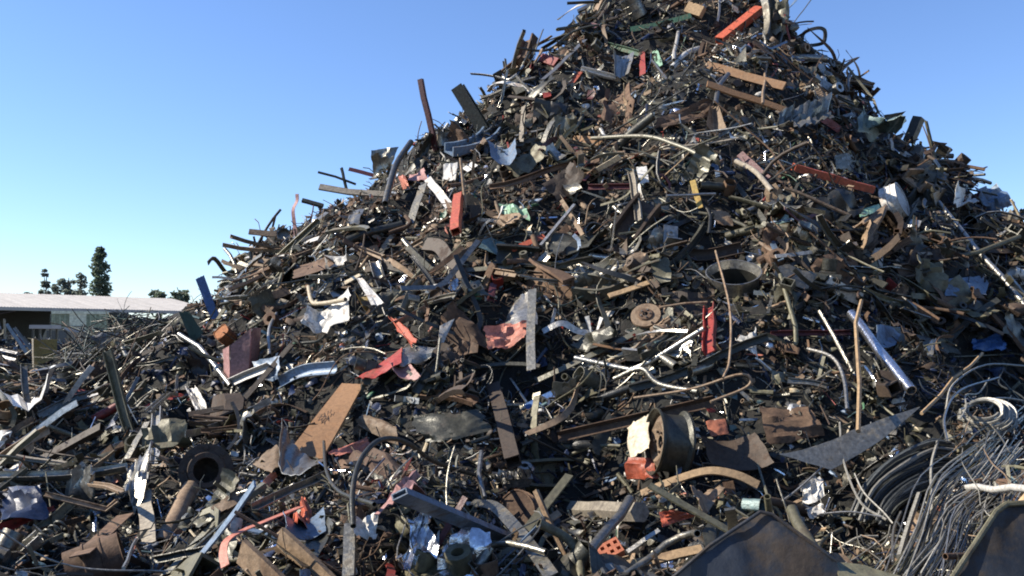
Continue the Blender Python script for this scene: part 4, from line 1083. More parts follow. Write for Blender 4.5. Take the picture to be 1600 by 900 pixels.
# heavy dark plates standing in front of the cables at the bottom edge
def dark_plate(name, label, short, outline, dep, mat, edge, lipr, lipmat):
    P = [at(x, y, d) for (x, y), d in zip(outline, dep)]
    c = sum(P, V()) / len(P)
    n = V((0, 0, 0))
    for a, b in zip(P, P[1:] + P[:1]):
        n += V(((a.y - b.y) * (a.z + b.z), (a.z - b.z) * (a.x + b.x), (a.x - b.x) * (a.y + b.y)))
    n.normalize()
    if n.dot(CAM - c) < 0: n = -n
    P = [CAM + ray(x, y) * ((c - CAM).dot(n) / ray(x, y).dot(n)) for x, y in outline]      # one flat sheet
    root = empty(name, c)
    k = len(P)
    mb = MB()
    mb.add([p - c for p in P] + [p - c - n * .02 for p in P], [])
    # gently dished face
    P0 = P
    P, K_ = [], 6
    for a, b in zip(P0, P0[1:] + P0[:1]): P += [a.lerp(b, i / K_) for i in range(K_)]
    edge = list(range(edge[0] * K_, edge[-1] * K_ + 1))
    def dn(q): return n * (.022 * noise.noise(q * 4.5) + .010 * noise.noise(q * 13) - .02 * max(0, noise.noise(q * 7 + V((4, 1, 2)))))
    P = [p + dn(p) * (.25 if lipr < .01 else .1) for p in P]
    k = len(P)
    rings = [[(c.lerp(p, s) - c - n * (.012 * (1 - s * s)) + dn(c.lerp(p, s))) for p in P] for s in (1, .8, .6, .4, .2)]
    mb = MB()
    vs = [v for r in rings for v in r] + [V((0, 0, 0)) - n * .012]
    bs = [v - n * .02 for v in vs]
    fs = []
    for r in range(4):
        for i in range(k):
            j = (i + 1) % k
            fs.append((r * k + i, r * k + j, (r + 1) * k + j, (r + 1) * k + i))
    for i in range(k): fs.append((4 * k + i, 4 * k + (i + 1) % k, 5 * k))
    m = len(vs)
    fs += [tuple(m + q for q in reversed(f)) for f in fs]
    for i in range(k):
        j = (i + 1) % k
        fs.append((j, i, m + i, m + j))
    mb.add(vs + bs, fs)
    link('plate_face', mb.mesh('plate_face', .4), mat, root)
    # rolled lip along the upper edge
    lip = MB()
    path = [P[i] - c + n * .004 for i in edge]
    sweep(lip, path, circ(lipr, 8), None, n)
    link('rolled_edge', lip.mesh('rolled_edge'), lipmat, root)
    for p in outline: mark(p[0], p[1], 10)
    xs = [p[0] for p in outline]; ys = [p[1] for p in outline]
    return hero(root, label, 'steel plate', short, sum(xs) / len(xs), sum(ys) / len(ys))
dark_plate('steel_plate', 'large dark triangular steel plate rising from the bottom edge', 'dark triangular plate', [(1040, 912), (1110, 852), (1188, 800), (1206, 804), (1306, 876), (1350, 960), (1300, 1420), (1000, 1420)], [2.85, 2.95, 3.05, 3.05, 2.9, 2.75, 2.5, 2.5], 'plate_dark', [0, 1, 2, 3, 4], .006, 'plate_dark')
dark_plate('steel_plate', 'huge dark blue plate with a sandy rounded edge in the bottom corner', 'dark blue corner plate', [(1482, 912), (1522, 852), (1556, 800), (1572, 788), (1660, 782), (1720, 1000), (1700, 1420), (1470, 1420)], [2.75, 2.85, 2.95, 3.0, 2.9, 2.6, 2.4, 2.4], 'plate_dark', [0, 1, 2, 3, 4], .009, 'olive')
S_('pale_flap', 'sheet', 'pale olive flap lying at the foot of the dark triangular plate', 'pale olive flap', [(1308, 880), (1350, 884), (1420, 905), (1310, 908)], 'olive', dep=[2.95, 2.95, 2.9, 2.85], crumple=.02)

# ---- cable mound
def cable_mound():
    r = random.Random(3)
    n = 26
    for i in range(n):                      # thick cables bent together in one sheaf
        s = i / (n - 1)
        o = 14 * math.sin(i * 2.4)
        pts = [(1330 + 58 * s + r.uniform(-4, 4), 806 + 14 * s + r.uniform(-6, 6)), (1352 + 52 * s + r.uniform(-3, 3), 758 + 34 * s), (1395 + 40 * s, 716 + 58 * s + r.uniform(-4, 4)), (1450 + 25 * s + r.uniform(-6, 6), 692 + 66 * s + r.uniform(-4, 4)), (1482 + 20 * s + r.uniform(-9, 9), 690 + 66 * s)]
        lf = .10 + .14 * r.random()
        wm = 'cable_dark' if r.random() < .65 else 'cable_grey'; wc = 'black' if wm == 'cable_dark' else 'dark grey'
        bar('thick_cable', 'cable', f'{wc} cable bent with others in the broad sheaf under the pale blade', 'broad cable sheaf' if i == n // 2 else None, pts, r.uniform(4.5, 7.5), wm, 'cable', lift=lf, curve=True, n=3, group=f'{wc} cables in the broad sheaf')
    for i in range(105):                     # thin wires running down together
        s = i / 104
        x0, y0 = 1618 - r.uniform(0, 60), 640 + 125 * s + r.uniform(-25, 25)
        x1, y1 = 1392 + 112 * s + r.uniform(-22, 22), 905 + r.uniform(-12, 10)
        k = r.uniform(-26, 26)
        mx, my = (x0 + x1) / 2 + k - 12, (y0 + y1) / 2 + k - 8
        wm = r.choice(['cable_grey', 'galvanised', 'galvanised', 'cable_dark', 'cable_grey', 'olive', 'steel']); wc = {'cable_grey': 'grey', 'galvanised': 'silvery', 'cable_dark': 'blackish', 'olive': 'drab olive', 'steel': 'dull steel'}[wm]
        bar('thin_wire', 'wire', f'thin {wc} wire running down in the long sheaf beside the dark corner plate', 'long wire sheaf' if i == 50 else None, [(x0, y0), ((x0 + mx) / 2 + r.uniform(-5, 5), (y0 + my) / 2), (mx, my), ((x1 + mx) / 2 + r.uniform(-5, 5), (y1 + my) / 2), (x1, y1)], r.uniform(1.2, 2.9), wm, 'cable', lift=.12 + .16 * r.random(), curve=True, n=3, group=f'thin {wc} wires in the long sheaf')
    # coil
    M, t = frame_at(1542, 652, .42, axis=(-.5, -.55, .67))
    R = 42 / FPX * t
    mb = MB()
    path = []
    for k in range(9 * 22):
        a = k / 22 * 2 * math.pi
        rr = R * (1 - .055 * (k // 22) + .04 * math.sin(k * .37))
        path.append(V((rr * math.cos(a), rr * .8 * math.sin(a), .012 * math.sin(k * .21) + .012 * (k // 22))))
    sweep(mb, path, circ(.012, 5), None, V((0, 0, 1)))
    o = link('cable_coil', mb.mesh('cable_coil'), 'cable_grey'); o.matrix_world = M
    mark(1542, 652, 40)
    hero(o, 'round coil of grey cable on top of the cable mound', 'coil', 'grey cable coil', 1542, 652)
    for (px, py, rr, lab) in ((1468, 866, 24, 'pale wire looped into a ring near the bottom, larger of two'), (1480, 852, 15, 'pale wire looped into a small ring on the larger ring')):
        t = hit(px, py) - .32
        M = Matrix.Translation(at(px, py, t)) @ V((-.2, -.8, .5)).to_track_quat('Z', 'Y').to_matrix().to_4x4()
        R = rr / FPX * t
        mb = MB()
        sweep(mb, [V((R * math.cos(k / 12 * 2 * math.pi) * (1 + .05 * math.sin(k)), R * math.sin(k / 12 * 2 * math.pi), .004 * k)) for k in range(26)], circ(.006, 5), None, V((0, 0, 1)))
        o = link('wire_loop', mb.mesh('wire_loop'), 'galvanised'); o.matrix_world = M
        hero(o, lab, 'wire', None, px, py)
    for i in range(70):                     # loose single wires curling over everything
        x, y = r.uniform(1330, 1600), r.uniform(575, 890)
        if y < 1500 - .62 * x + r.uniform(-30, 60): y += 120
        if x < 1490 and y < 815: continue
        a = r.gauss(2.3, .7); pts = [(x, y)]
        for _ in range(4):
            a += r.gauss(0, .55); st = r.uniform(14, 34)
            pts.append((pts[-1][0] + st * math.cos(a), pts[-1][1] + st * math.sin(a)))
        mt = r.choice(['cable_grey', 'galvanised', 'steel', 'cable_dark', 'cable_dark', 'rust_tan'])
        cn = {'cable_grey': 'grey', 'galvanised': 'silvery', 'steel': 'dull steel', 'cable_dark': 'black', 'white_paint': 'white', 'rust_tan': 'rusty'}[mt]
        up = 'high on the cable mound' if y < 680 else ('across the middle of the cable mound' if y < 790 else 'low on the cable mound')
        bend = 'tightly curled' if abs(a - 2.3) > 1.3 else 'loosely curving'
        bar('loose_wire', 'wire', f'{bend} single {cn} wire lying {up}', None, pts, r.uniform(1.3, 2.6), mt, 'cable', lift=.3 + .1 * r.random(), curve=True, n=4, group=f'loose {cn} wires {up}, {bend}')
    spec = [([(1312, 660), (1318, 720), (1345, 785), (1385, 812)], 5, 'grey cable hanging in front of the broad sheaf'),
            ([(1335, 740), (1350, 770), (1380, 800), (1395, 818)], 4, 'thin cable crossing the broad sheaf near its foot'),
            ([(1465, 690), (1455, 730), (1456, 800), (1448, 845)], 7, 'stout pale cable hanging upright between the two sheaves'),
            ([(1450, 795), (1500, 745), (1590, 695)], 5, 'grey cable sloping up from the stout pale cable'),
            ([(1282, 803), (1330, 800), (1378, 808)], 4, 'greenish wire lying level under the broad sheaf'),
            ([(1345, 836), (1352, 852), (1370, 855), (1385, 845), (1392, 820)], 4, 'pale wire curled like a hook below the broad sheaf'),
            ([(1310, 858), (1340, 840), (1372, 838)], 5, 'pale flat wire glinting beside the triangular plate'),
            ([(1218, 786), (1250, 762), (1300, 716)], 5, 'dark cable running up to the pale curved blade'),
            ([(1408, 800), (1396, 830), (1395, 880)], 7, 'broad grey strap standing between the sheaves'),
            ([(1436, 772), (1420, 820), (1405, 870)], 12, 'broad dark strap leaning between the sheaves'),
            ([(1478, 640), (1490, 600), (1540, 570), (1605, 572)], 4, 'grey cable arching over the top of the cable mound'),
            ([(1480, 690), (1476, 650), (1500, 610), (1560, 590)], 5, 'dark cable arching beside the grey coil'),
            ([(1500, 640), (1560, 622), (1610, 628)], 4, 'pale cable lying level above the grey coil')]
    for p, w, lab in spec:
        bar('cable', 'cable', lab, None, p, w * .75, r.choice(['cable_grey', 'galvanised', 'cable_grey']), 'cable', lift=.35, curve=True)
cable_mound()
# ------------------------------------------------------------------ scrap pieces lying all over the heap, each one its own object
R_ = random.Random(11)
def rpath(L, style, n=7):
    """a path along X with bends"""
    pts = []
    a1, a2 = R_.uniform(-1, 1), R_.uniform(-1, 1)
    for i in range(n):
        s = i / (n - 1) - .5
        if style == 'straight': y, z = 0.03 * L * math.sin(s * 4 + a1 * 2), 0.02 * L * math.cos(s * 5 + a2 * 2)
        elif style == 'bowed': y, z = .45 * L * (s * s) * (1 if a1 > 0 else -1), .18 * L * s * s * a2
        elif style == 'kinked':
            k = .15 * a1
            y, z = (.0 if s < k else (s - k) * L * (.9 if a2 > 0 else -.9)), 0.08 * L * abs(s)
        elif style == 'wavy': y, z = .09 * L * math.sin(s * 7 + a1 * 3), .06 * L * math.cos(s * 5 + a2 * 3)
        elif style == 'hooked':
            if s < .2: y, z = 0, 0
            else:
                a = (s - .2) / .3 * 2.6
                pts.append(V((.2 * L + .14 * L * math.sin(a), .14 * L * (1 - math.cos(a)) * (1 if a1 > 0 else -1), .05 * L * a)))
                continue
        pts.append(V((s * L, y, z)))
    return pts
KINDS = {}
def variants(kind, cat, noun, mats, count, makers):
    """makers: list of (adjective, function -> MB)"""
    vs = []
    for adj, fn in makers:
        mb = fn()
        me = mb.mesh(kind, .6)
        vs.append((adj, me))
    KINDS[kind] = (cat, noun, mats, count, vs)
Z = V((0, 0, 1))
def sw(L, style, prof, w, t=None, twist=0, taper=None, n=7, ref=Z):
    L, w, twist = L * 1.12, w * .84, twist + R_.uniform(-.25, .25)
    def f():
        o, i = prof_of(prof, w, t)
        return sweep(MB(), rpath(L, style, n), o, i, ref, twist, taper)
    return f
def sq(w, h):
    w, h = w * .85, h * .8
    return [V((-w / 2, -h / 2, 0)), V((w / 2, -h / 2, 0)), V((w / 2, h / 2, 0)), V((-w / 2, h / 2, 0))]
def sh(w, h, **k):
    return lambda: sheet(MB(), sq(w, h), **k, rnd=R_)
def tri(w, h, **k):
    def f():
        q = [V((-w / 2, -h / 2, 0)), V((w / 2, -h / 2, 0)), V((w * .08, h / 2, 0)), V((-w * .08, h / 2, 0))]
        return sheet(MB(), q, **k, rnd=R_)
    return f
def bracket(a, b, w):
    def f():
        mb = MB()
        sweep(mb, [V((a, 0, 0)), V((a * .5, 0, 0)), V((0.02, 0, 0)), V((0, 0, .02)), V((0, 0, b))], rect(w, .008), None, V((.3, 0, 1)).normalized())
        lathe(mb, [(.012, .004), (.026, .004), (.026, .016), (.012, .016)], 10, Matrix.Translation((a * .6, 0, 0)))
        return mb
    return f
def loop(rx, ry, w, turns=1.0, h=.05):
    def f():
        n = int(14 * turns) + 2
        p = [V((rx * math.cos(k / 14 * 6.283) * (1 + .06 * math.sin(k * 1.7)), ry * math.sin(k / 14 * 6.283), h * math.sin(k * .5) + .02 * k / 14)) for k in range(n)]
        return sweep(MB(), p, circ(w / 2, 5), None, Z)
    return f
def spring(r, L, w, turns=5):
    def f():
        p = [V((L * (k / (turns * 10) - .5), r * math.cos(k / 10 * 6.283), r * math.sin(k / 10 * 6.283))) for k in range(turns * 10)]
        return sweep(MB(), p, circ(w / 2, 5), None, V((1, 0, 0)))
    return f
def ring(r0, r1, h): return lambda: lathe(MB(), [(r0, -h), (r1, -h), (r1, h), (r0, h)], 20, wob=.06)
def can(r, h, wob=.18): return lambda: lathe(MB(), [(.001, -h), (r, -h), (r * .95, -h * .4), (r * 1.02, h * .3), (r, h), (r * .92, h), (r * .9, -h * .9), (.001, -h * .92)], 16, wob=wob)
def gear(r, n):
    def f():
        mb = MB(); o = []
        for i in range(n * 4):
            a = i / (n * 4) * 6.283; o.append((a, r * (1.0 if i % 4 in (1, 2) else .82)))
        m = len(o)
        vs = [V((q * math.cos(a), q * math.sin(a), z)) for z in (-.02, .02) for a, q in o] + [V((r * .35 * math.cos(a), r * .35 * math.sin(a), z)) for z in (-.02, .02) for a, q in o]
        fs = []
        for i in range(m):
            j = (i + 1) % m
            fs += [(i, j, m + j, m + i), (2 * m + j, 2 * m + i, 3 * m + i, 3 * m + j), (m + i, m + j, 3 * m + j, 3 * m + i), (j, i, 2 * m + i, 2 * m + j)]
        return mb.add(vs, fs)
    return f
def elbow(r, w):
    def f():
        p = [V((-r * 1.6, 0, 0)), V((-r * .8, 0, 0))] + [V((r * math.sin(a) - 0, r * (1 - math.cos(a)), 0)) for a in (0, .4, .8, 1.2, 1.57)] + [V((r, r * 1.6, 0)), V((r, r * 2.2, 0))]
        o, i = prof_of('pipe', w)
        return sweep(MB(), p, o, i, Z)
    return f
def chunk(r, s, seed): return lambda: lump(MB(), V((0, 0, 0)), r, 2, .5, s, seed)
def casting(seed):
    def f():
        mb = MB(); rr = random.Random(seed)
        box(mb, 0, 0, 0, .22, .12, .09, jit=.12)
        lathe(mb, [(.03, 0), (.06, 0), (.06, .09), (.03, .09)], 12, Matrix.Translation((.05, 0, .05)))
        lathe(mb, [(.001, -.1), (.035, -.1), (.035, .1), (.001, .1)], 10, Matrix.Translation((-.1, .0, 0)) @ Matrix.Rotation(1.57, 4, 'X'))
        box(mb, -.16, .03, .01, .12, .05, .04, jit=.2)
        return mb
    return f
MET = ['steel'] * 5 + ['galvanised'] * 3 + ['grey_paint'] * 5 + ['rust'] * 3 + ['rust_dark'] * 6 + ['dark_grey'] * 7 + ['rust_tan'] * 4 + ['olive'] * 6 + ['black_paint'] * 4
PNT = MET + ['white_paint'] * 3 + ['red_paint'] * 1 + ['blue_grey'] * 2 + ['teal_paint', 'maroon', 'cream_paint', 'pink_paint']
variants('steel_pipe', 'pipe', 'pipe', MET + ['white_paint', 'blue_grey'], 110, [('long straight', sw(.9, 'straight', 'pipe', .05)), ('short', sw(.4, 'straight', 'pipe', .06)), ('slim', sw(.7, 'straight', 'pipe', .032)), ('bowed', sw(.8, 'bowed', 'pipe', .04)), ('thick', sw(.5, 'straight', 'pipe', .085))])
variants('bent_pipe', 'pipe', 'bent pipe', MET, 150, [('kinked', sw(.8, 'kinked', 'pipe', .042, n=9)), ('hooked', sw(.75, 'hooked', 'pipe', .038, n=14)), ('wavy', sw(.9, 'wavy', 'pipe', .034, n=12)), ('elbowed', elbow(.12, .05)), ('stubby elbowed', elbow(.07, .06))])
variants('steel_rod', 'rod', 'rod', MET, 130, [('long thin', sw(1.0, 'straight', 'rod', .018)), ('short thin', sw(.45, 'straight', 'rod', .016)), ('stout', sw(.6, 'straight', 'rod', .032)), ('slightly bowed', sw(.9, 'bowed', 'rod', .02))])
variants('bent_rod', 'rod', 'bent rod', MET + ['rust_tan'] * 3, 180, [('wavy', sw(1.0, 'wavy', 'rod', .017, n=14)), ('hooked', sw(.8, 'hooked', 'rod', .018, n=14)), ('kinked', sw(.8, 'kinked', 'rod', .018, n=9)), ('arched', sw(1.0, 'bowed', 'rod', .016, n=10)), ('thin wavy', sw(.7, 'wavy', 'rod', .011, n=14))])
variants('angle_iron', 'angle iron', 'angle iron', MET + ['red_paint'], 110, [('long', sw(.9, 'straight', 'L', .055)), ('short', sw(.42, 'straight', 'L', .06)), ('twisted', sw(.7, 'straight', 'L', .05, twist=1.2)), ('kinked', sw(.75, 'kinked', 'L', .05, n=9))])
variants('steel_channel', 'channel', 'channel', MET + ['white_paint', 'galvanised'], 80, [('long', sw(.85, 'straight', 'C', .075)), ('short', sw(.38, 'straight', 'C', .08)), ('twisted', sw(.7, 'bowed', 'C', .06, twist=.8))])
variants('box_tube', 'tube', 'square tube', MET + ['red_paint', 'blue_grey'], 80, [('long', sw(.85, 'straight', 'box', .05)), ('short', sw(.35, 'straight', 'box', .06)), ('bowed', sw(.8, 'bowed', 'box', .045))])
variants('flat_bar', 'bar', 'flat bar', PNT, 180, [('long', sw(.95, 'straight', 'flat', .05, .010)), ('short', sw(.4, 'straight', 'flat', .055, .010)), ('twisted', sw(.75, 'straight', 'flat', .05, .008, twist=1.8)), ('kinked', sw(.7, 'kinked', 'flat', .05, .009, n=9))])
variants('curved_strip', 'strip', 'curved strip', PNT, 260, [('wavy', sw(.85, 'wavy', 'flat', .045, .006, n=12, ref=V((0, 1, .2)))), ('hooked', sw(.7, 'hooked', 'flat', .045, .006, n=14)), ('bowed', sw(.8, 'bowed', 'flat', .06, .006, n=9, ref=V((0, 1, .3)))), ('curling', sw(.8, 'wavy', 'flat', .05, .006, twist=2.4, n=12))])
variants('sheet_fragment', 'sheet', 'sheet scrap', PNT, 220, [('ragged', sh(.34, .2, nu=7, nv=5, crumple=.08, jag=.18)), ('small square', sh(.17, .15, nu=5, nv=5, crumple=.05, jag=.1)), ('curled', sh(.34, .2, nu=8, nv=4, crumple=.03, jag=.06, curl=.35)), ('pointed', tri(.24, .38, nu=5, nv=6, crumple=.05, jag=.06)), ('narrow', sh(.42, .1, nu=8, nv=3, crumple=.06, jag=.12)), ('flat', sh(.26, .2, nu=4, nv=4, crumple=.01, jag=.04))])
variants('crumpled_sheet', 'sheet', 'crumpled sheet', MET + ['bright_steel', 'blue_grey', 'white_paint'], 150, [('crushed', sh(.4, .3, nu=10, nv=8, crumple=.22, jag=.15, creases=6)), ('torn', sh(.45, .22, nu=10, nv=6, crumple=.18, jag=.35, creases=5)), ('dented', sh(.5, .36, nu=10, nv=8, crumple=.12, jag=.1, creases=5)), ('folded', sh(.32, .3, nu=8, nv=8, crumple=.3, jag=.1, creases=2))])
variants('timber_offcut', 'timber', 'timber offcut', ['wood', 'grey_wood', 'grey_wood', 'tan_board'], 55, [('long', sw(.7, 'straight', 'board', .07)), ('short', sw(.3, 'straight', 'board', .09)), ('slim', sw(.6, 'straight', 'board', .035))])
variants('steel_bracket', 'bracket', 'bracket', MET, 110, [('L shaped', bracket(.2, .14, .06)), ('wide', bracket(.16, .12, .1)), ('narrow', bracket(.3, .1, .035))])
variants('cast_lump', 'casting', 'iron lump', ['rust_dark', 'rust', 'black_paint', 'olive', 'rust_tan', 'dark_grey'], 140, [('rounded', chunk(.09, (1, .8, .7), 1)), ('flattened', chunk(.11, (1, .9, .4), 4)), ('knobbly', casting(1)), ('lugged', casting(5)), ('long', chunk(.1, (1.5, .5, .5), 8))])
variants('gutter_section', 'gutter', 'gutter piece', MET + ['white_paint'] * 2, 40, [('long', sw(.8, 'straight', 'gutter', .1)), ('bent', sw(.7, 'bowed', 'gutter', .09)), ('short', sw(.35, 'straight', 'gutter', .13))])
variants('corrugated_piece', 'sheet', 'ribbed sheet piece', MET + ['galvanised', 'teal_paint'], 40, [('small', sh(.32, .24, nu=24, nv=3, crumple=.05, jag=.05, waves=5, wamp=.006)), ('bent', sh(.42, .2, nu=24, nv=4, crumple=.1, jag=.08, waves=6, wamp=.007, curl=.2))])
variants('wire_loop', 'wire', 'wire loop', MET + ['rust_tan'] * 3, 80, [('round', loop(.15, .14, .009)), ('long', loop(.28, .1, .009)), ('double', loop(.16, .12, .009, 2.0)), ('open', loop(.22, .17, .011, .7))])
variants('metal_ring', 'ring', 'ring', MET, 45, [('flat', ring(.06, .1, .012)), ('deep', ring(.075, .09, .045)), ('toothed', gear(.1, 12))])
variants('crushed_can', 'can', 'can', PNT, 35, [('crushed', can(.06, .09)), ('flattened', can(.08, .05, .35)), ('tall', can(.055, .13, .1))])
variants('coil_spring', 'spring', 'coil spring', ['rust_dark', 'dark_grey', 'black_paint', 'rust'], 22, [('stout', spring(.045, .26, .016)), ('slim', spring(.03, .3, .01, 7))])

variants('pressed_panel', 'panel', 'pressed pan', MET + ['white_paint', 'blue_grey', 'pink_paint'], 75, [('broad', sw(.36, 'straight', 'C', .26)), ('long', sw(.55, 'bowed', 'C', .2)), ('twisted', sw(.42, 'straight', 'C', .24, twist=.5)), ('buckled', sw(.4, 'kinked', 'C', .22, n=9))])
variants('duct_piece', 'duct', 'duct piece', ['steel', 'grey_paint', 'olive', 'rust_tan', 'dark_grey'], 28, [('short', sw(.3, 'straight', 'box', .2)), ('crushed', sw(.4, 'wavy', 'box', .17, twist=.5))])
COLOUR = dict(rust='rust brown', rust_dark='dark rusty', rust_orange='orange rusty', rust_tan='tan rusty', steel='bare grey', galvanised='silvery', bright_steel='shiny silver', white_paint='white', cream_paint='cream', grey_paint='mid grey', olive='drab olive', dark_grey='charcoal', black_paint='black', red_paint='red', blue_grey='blue grey', teal_paint='teal grey', green_paint='green', maroon='maroon', pink_paint='dusty pink', wood='tan', grey_wood='weathered grey', tan_board='brown')
def dark_or_shaded(px, py):  # rod mound is dark itself; hollows get shade painted into piece colours
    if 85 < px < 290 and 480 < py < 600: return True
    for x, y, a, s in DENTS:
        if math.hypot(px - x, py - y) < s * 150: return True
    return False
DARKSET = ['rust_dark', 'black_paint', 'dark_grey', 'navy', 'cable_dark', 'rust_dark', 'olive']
def sample_point(r, mg=60):
    while True:
        x, y = r.uniform(-12.5, 13), r.uniform(3.4, 22)
        z = H(x, y)
        px, py, d = project((x, y, z))
        if d < 3.2 or not (-mg < px < 1600 + mg and -60 < py < 930): continue
        if r.random() > min(1, (4.6 / d) ** 1.35): continue
        h = depth_at(px, py)
        if h is not None and d > h + .7: continue
        nn = normal(x, y)
        if nn.dot((CAM - V((x, y, z))).normalized()) < -.05: continue
        return x, y, z, nn, px, py, d
def orient(nn, r, tilt=.35, horiz=.9):
    n2 = (nn + V((r.gauss(0, tilt), r.gauss(0, tilt), r.gauss(0, tilt)))).normalized()
    across = V((1, 0, 0)) - n2 * n2.x
    across.normalize()
    up = n2.cross(across)
    a = r.gauss(0.15, horiz)
    X = across * math.cos(a) + up * math.sin(a)
    return Matrix((X, n2.cross(X), n2)).transposed().to_4x4()
PIECES = []
CLUMP = [['rust', 'rust_dark', 'rust_tan', 'rust'], ['steel', 'galvanised', 'grey_paint', 'steel'], ['olive', 'dark_grey', 'olive', 'rust_tan'], ['black_paint', 'dark_grey', 'rust_dark', 'grey_paint']]
def clump(x, y, z):
    a = noise.noise(V((x * .8, y * .8, z * .8))); b = noise.noise(V((x * .8 + 40, y * .8, z * .8)))
    return CLUMP[(1 if a > 0 else 0) + (2 if b > 0 else 0)]
def scatter():
    r = random.Random(21)
    for kind, (cat, noun, mats, count, vs) in KINDS.items():
        sources = []
        for k in range(count):
            for tries in range(60):
                x, y, z, nn, px, py, d = sample_point(r)
                s = r.uniform(.55, 1.3) * (0.98 + .018 * d) * (.95 if kind in ('cast_lump', 'crushed_can', 'metal_ring') else 1)
                M = orient(nn, r)
                adj, me = vs[r.randrange(len(vs))]
                M = Matrix.Translation(V((x, y, z)) + nn * r.uniform(.02, .17)) @ M @ Matrix.Scale(s, 4)
                L = .5
                ok = not covered(px, py) and not (100 < px < 290 and 455 < py < 590 and r.random() < .85)
                for q in (-1, -.5, .5, 1):
                    ex, ey, _ = project(M @ V((q * L, 0, 0)))
                    if covered(ex, ey) or (90 < ex < 308 and ey < 486): ok = False
                if ok: break
            mat = r.choice(mats)
            if mat in MET and r.random() < .5: mat = r.choice(clump(x, y, z))
            if (dark_or_shaded(px, py) or (px > 1240 and 180 < py < 600 and r.random() < .45)): 
                mat = r.choice(['rust_dark', 'black_paint', 'dark_grey', 'olive', 'rust'])  # shade of the slope away from the sun also painted in by darker materials
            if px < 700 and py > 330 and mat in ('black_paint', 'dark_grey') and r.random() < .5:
                mat = r.choice(['steel', 'grey_paint', 'rust_tan', 'galvanised'])  # sunlit look put into the colour: dark pieces swapped for paler ones
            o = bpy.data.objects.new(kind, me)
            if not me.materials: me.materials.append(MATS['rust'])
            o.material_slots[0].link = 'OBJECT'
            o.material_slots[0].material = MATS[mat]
            o.matrix_world = M
            col.objects.link(o)
            tilt = M.to_3x3().col[0].normalized()
            PIECES.append((o, kind, cat, noun, adj, mat, px, py, d, s, tilt))
scatter()

# thin rods tangled on the low mound by the shed
def rod_mound():
    r = random.Random(5)
    base = [m for a, m in KINDS['bent_rod'][4]] + [m for a, m in KINDS['steel_rod'][4]]
    adjs = [a for a, m in KINDS['bent_rod'][4]] + [a for a, m in KINDS['steel_rod'][4]]
    for i in range(320):
        for _ in range(40):
            x, y = r.gauss(-5.9, 1.1), r.gauss(14.4, 1.1)
            z = H(x, y)
            px, py, d = project((x, y, z))
            h = depth_at(px, py)
            if (150 if i < 28 else 105) < px < (262 if i < 28 else 300) and (h is None or d < h + .5): break
        nn = normal(x, y)
        M = orient(nn, r, .5, 1.2)
        if i < 28:      # a few stand up against the roof
            X = V((r.uniform(-.6, .6), r.uniform(-.3, .3), 1)).normalized()
            M = Matrix((X, Z.cross(X).normalized(), X.cross(Z.cross(X)).normalized())).transposed().to_4x4()
        if i >= 18 and i < 28: continue
        k = r.randrange(len(base))
        s = r.uniform(.7, 1.2) * (.55 if i < 28 else .9)
        o = bpy.data.objects.new('tangled_rod', base[k])
        o.material_slots[0].link = 'OBJECT'
        mat = r.choice(['rust_dark', 'dark_grey', 'olive', 'black_paint', 'black_paint', 'net_green', 'net_green', 'steel'])
        o.material_slots[0].material = MATS[mat]
        o.matrix_world = Matrix.Translation(V((x, y, z)) + nn * r.uniform(.03, .3)) @ M @ Matrix.Scale(s, 4)
        col.objects.link(o)
        if i >= 28 and min(project(o.matrix_world @ V((q, 0, 0)))[1] for q in (-.5, .5)) < 484:
            bpy.data.objects.remove(o); continue
        al = adjs[k] + ' ' + ('green' if mat == 'net_green' else COLOUR[mat])
        if True:
            lab = (f'{al} rod standing out of the rod tangle against the shed' if i < 28 else f'{al} rod lying in the low rod tangle by the shed')
        elif i < 28: lab = 'thin rod end standing up out of the rod tangle against the pale shed roof'
        elif mat in ('steel', 'olive'): lab = 'thin pale rod lying in the low rod tangle by the shed'
        else: lab = 'thin dark rod lying in the low rod tangle by the shed'
        tag(o, lab, 'rod', 'tangled rods: ' + al + (' standing' if i < 28 else ''))
rod_mound()

# ------------------------------------------------------------------ labels for the loose pieces, told apart by look and by nearest named neighbour
def prune_hidden():
    """leave out the pieces the picture shows nothing of"""
    global PIECES
    from mathutils.bvhtree import BVHTree
    bpy.context.view_layer.update()
    vs, fs, owner, off, cache = [], [], [], 0, {}
    objs = [o for o in bpy.data.objects if o.type == 'MESH' and o.name not in ('ground', 'sky')]
    for k, o in enumerate(objs):
        me = o.data
        if me.name not in cache:
            co = np.empty(len(me.vertices) * 3); me.vertices.foreach_get('co', co)
            cache[me.name] = (co.reshape(-1, 3), [tuple(p.vertices) for p in me.polygons])
        co, ps = cache[me.name]
        M = np.array(o.matrix_world)
        vs.append(co @ M[:3, :3].T + M[:3, 3])
        fs += [tuple(i + off for i in p) for p in ps]
        owner += [k] * len(ps)
        off += len(co)
    tree_ = BVHTree.FromPolygons(np.concatenate(vs).tolist(), fs)
    hits = {}
    nx, ny = 640, 360
    R0, RX, RY = ray(800, 450), V((1, 0, 0)) / FPX, -UPV / FPX
    for i in range(nx):
        for j in range(ny):
            q = tree_.ray_cast(CAM, R0 + RX * (1600 * (i + .5) / nx - 800) + RY * (900 * (j + .5) / ny - 450))
            if q[2] is not None: hits[owner[q[2]]] = hits.get(owner[q[2]], 0) + 1
    seen = set(objs[k].name for k in hits)
    keep = []
    for rec in PIECES:
        if rec[0].name in seen: keep.append(rec)
        else: bpy.data.objects.remove(rec[0])
    print('pieces kept', len(keep), 'of', len(PIECES))
    PIECES = keep
    for o in [o for o in bpy.data.objects if o.name.startswith('tangled_rod') and o.name not in seen]:
        bpy.data.objects.remove(o)
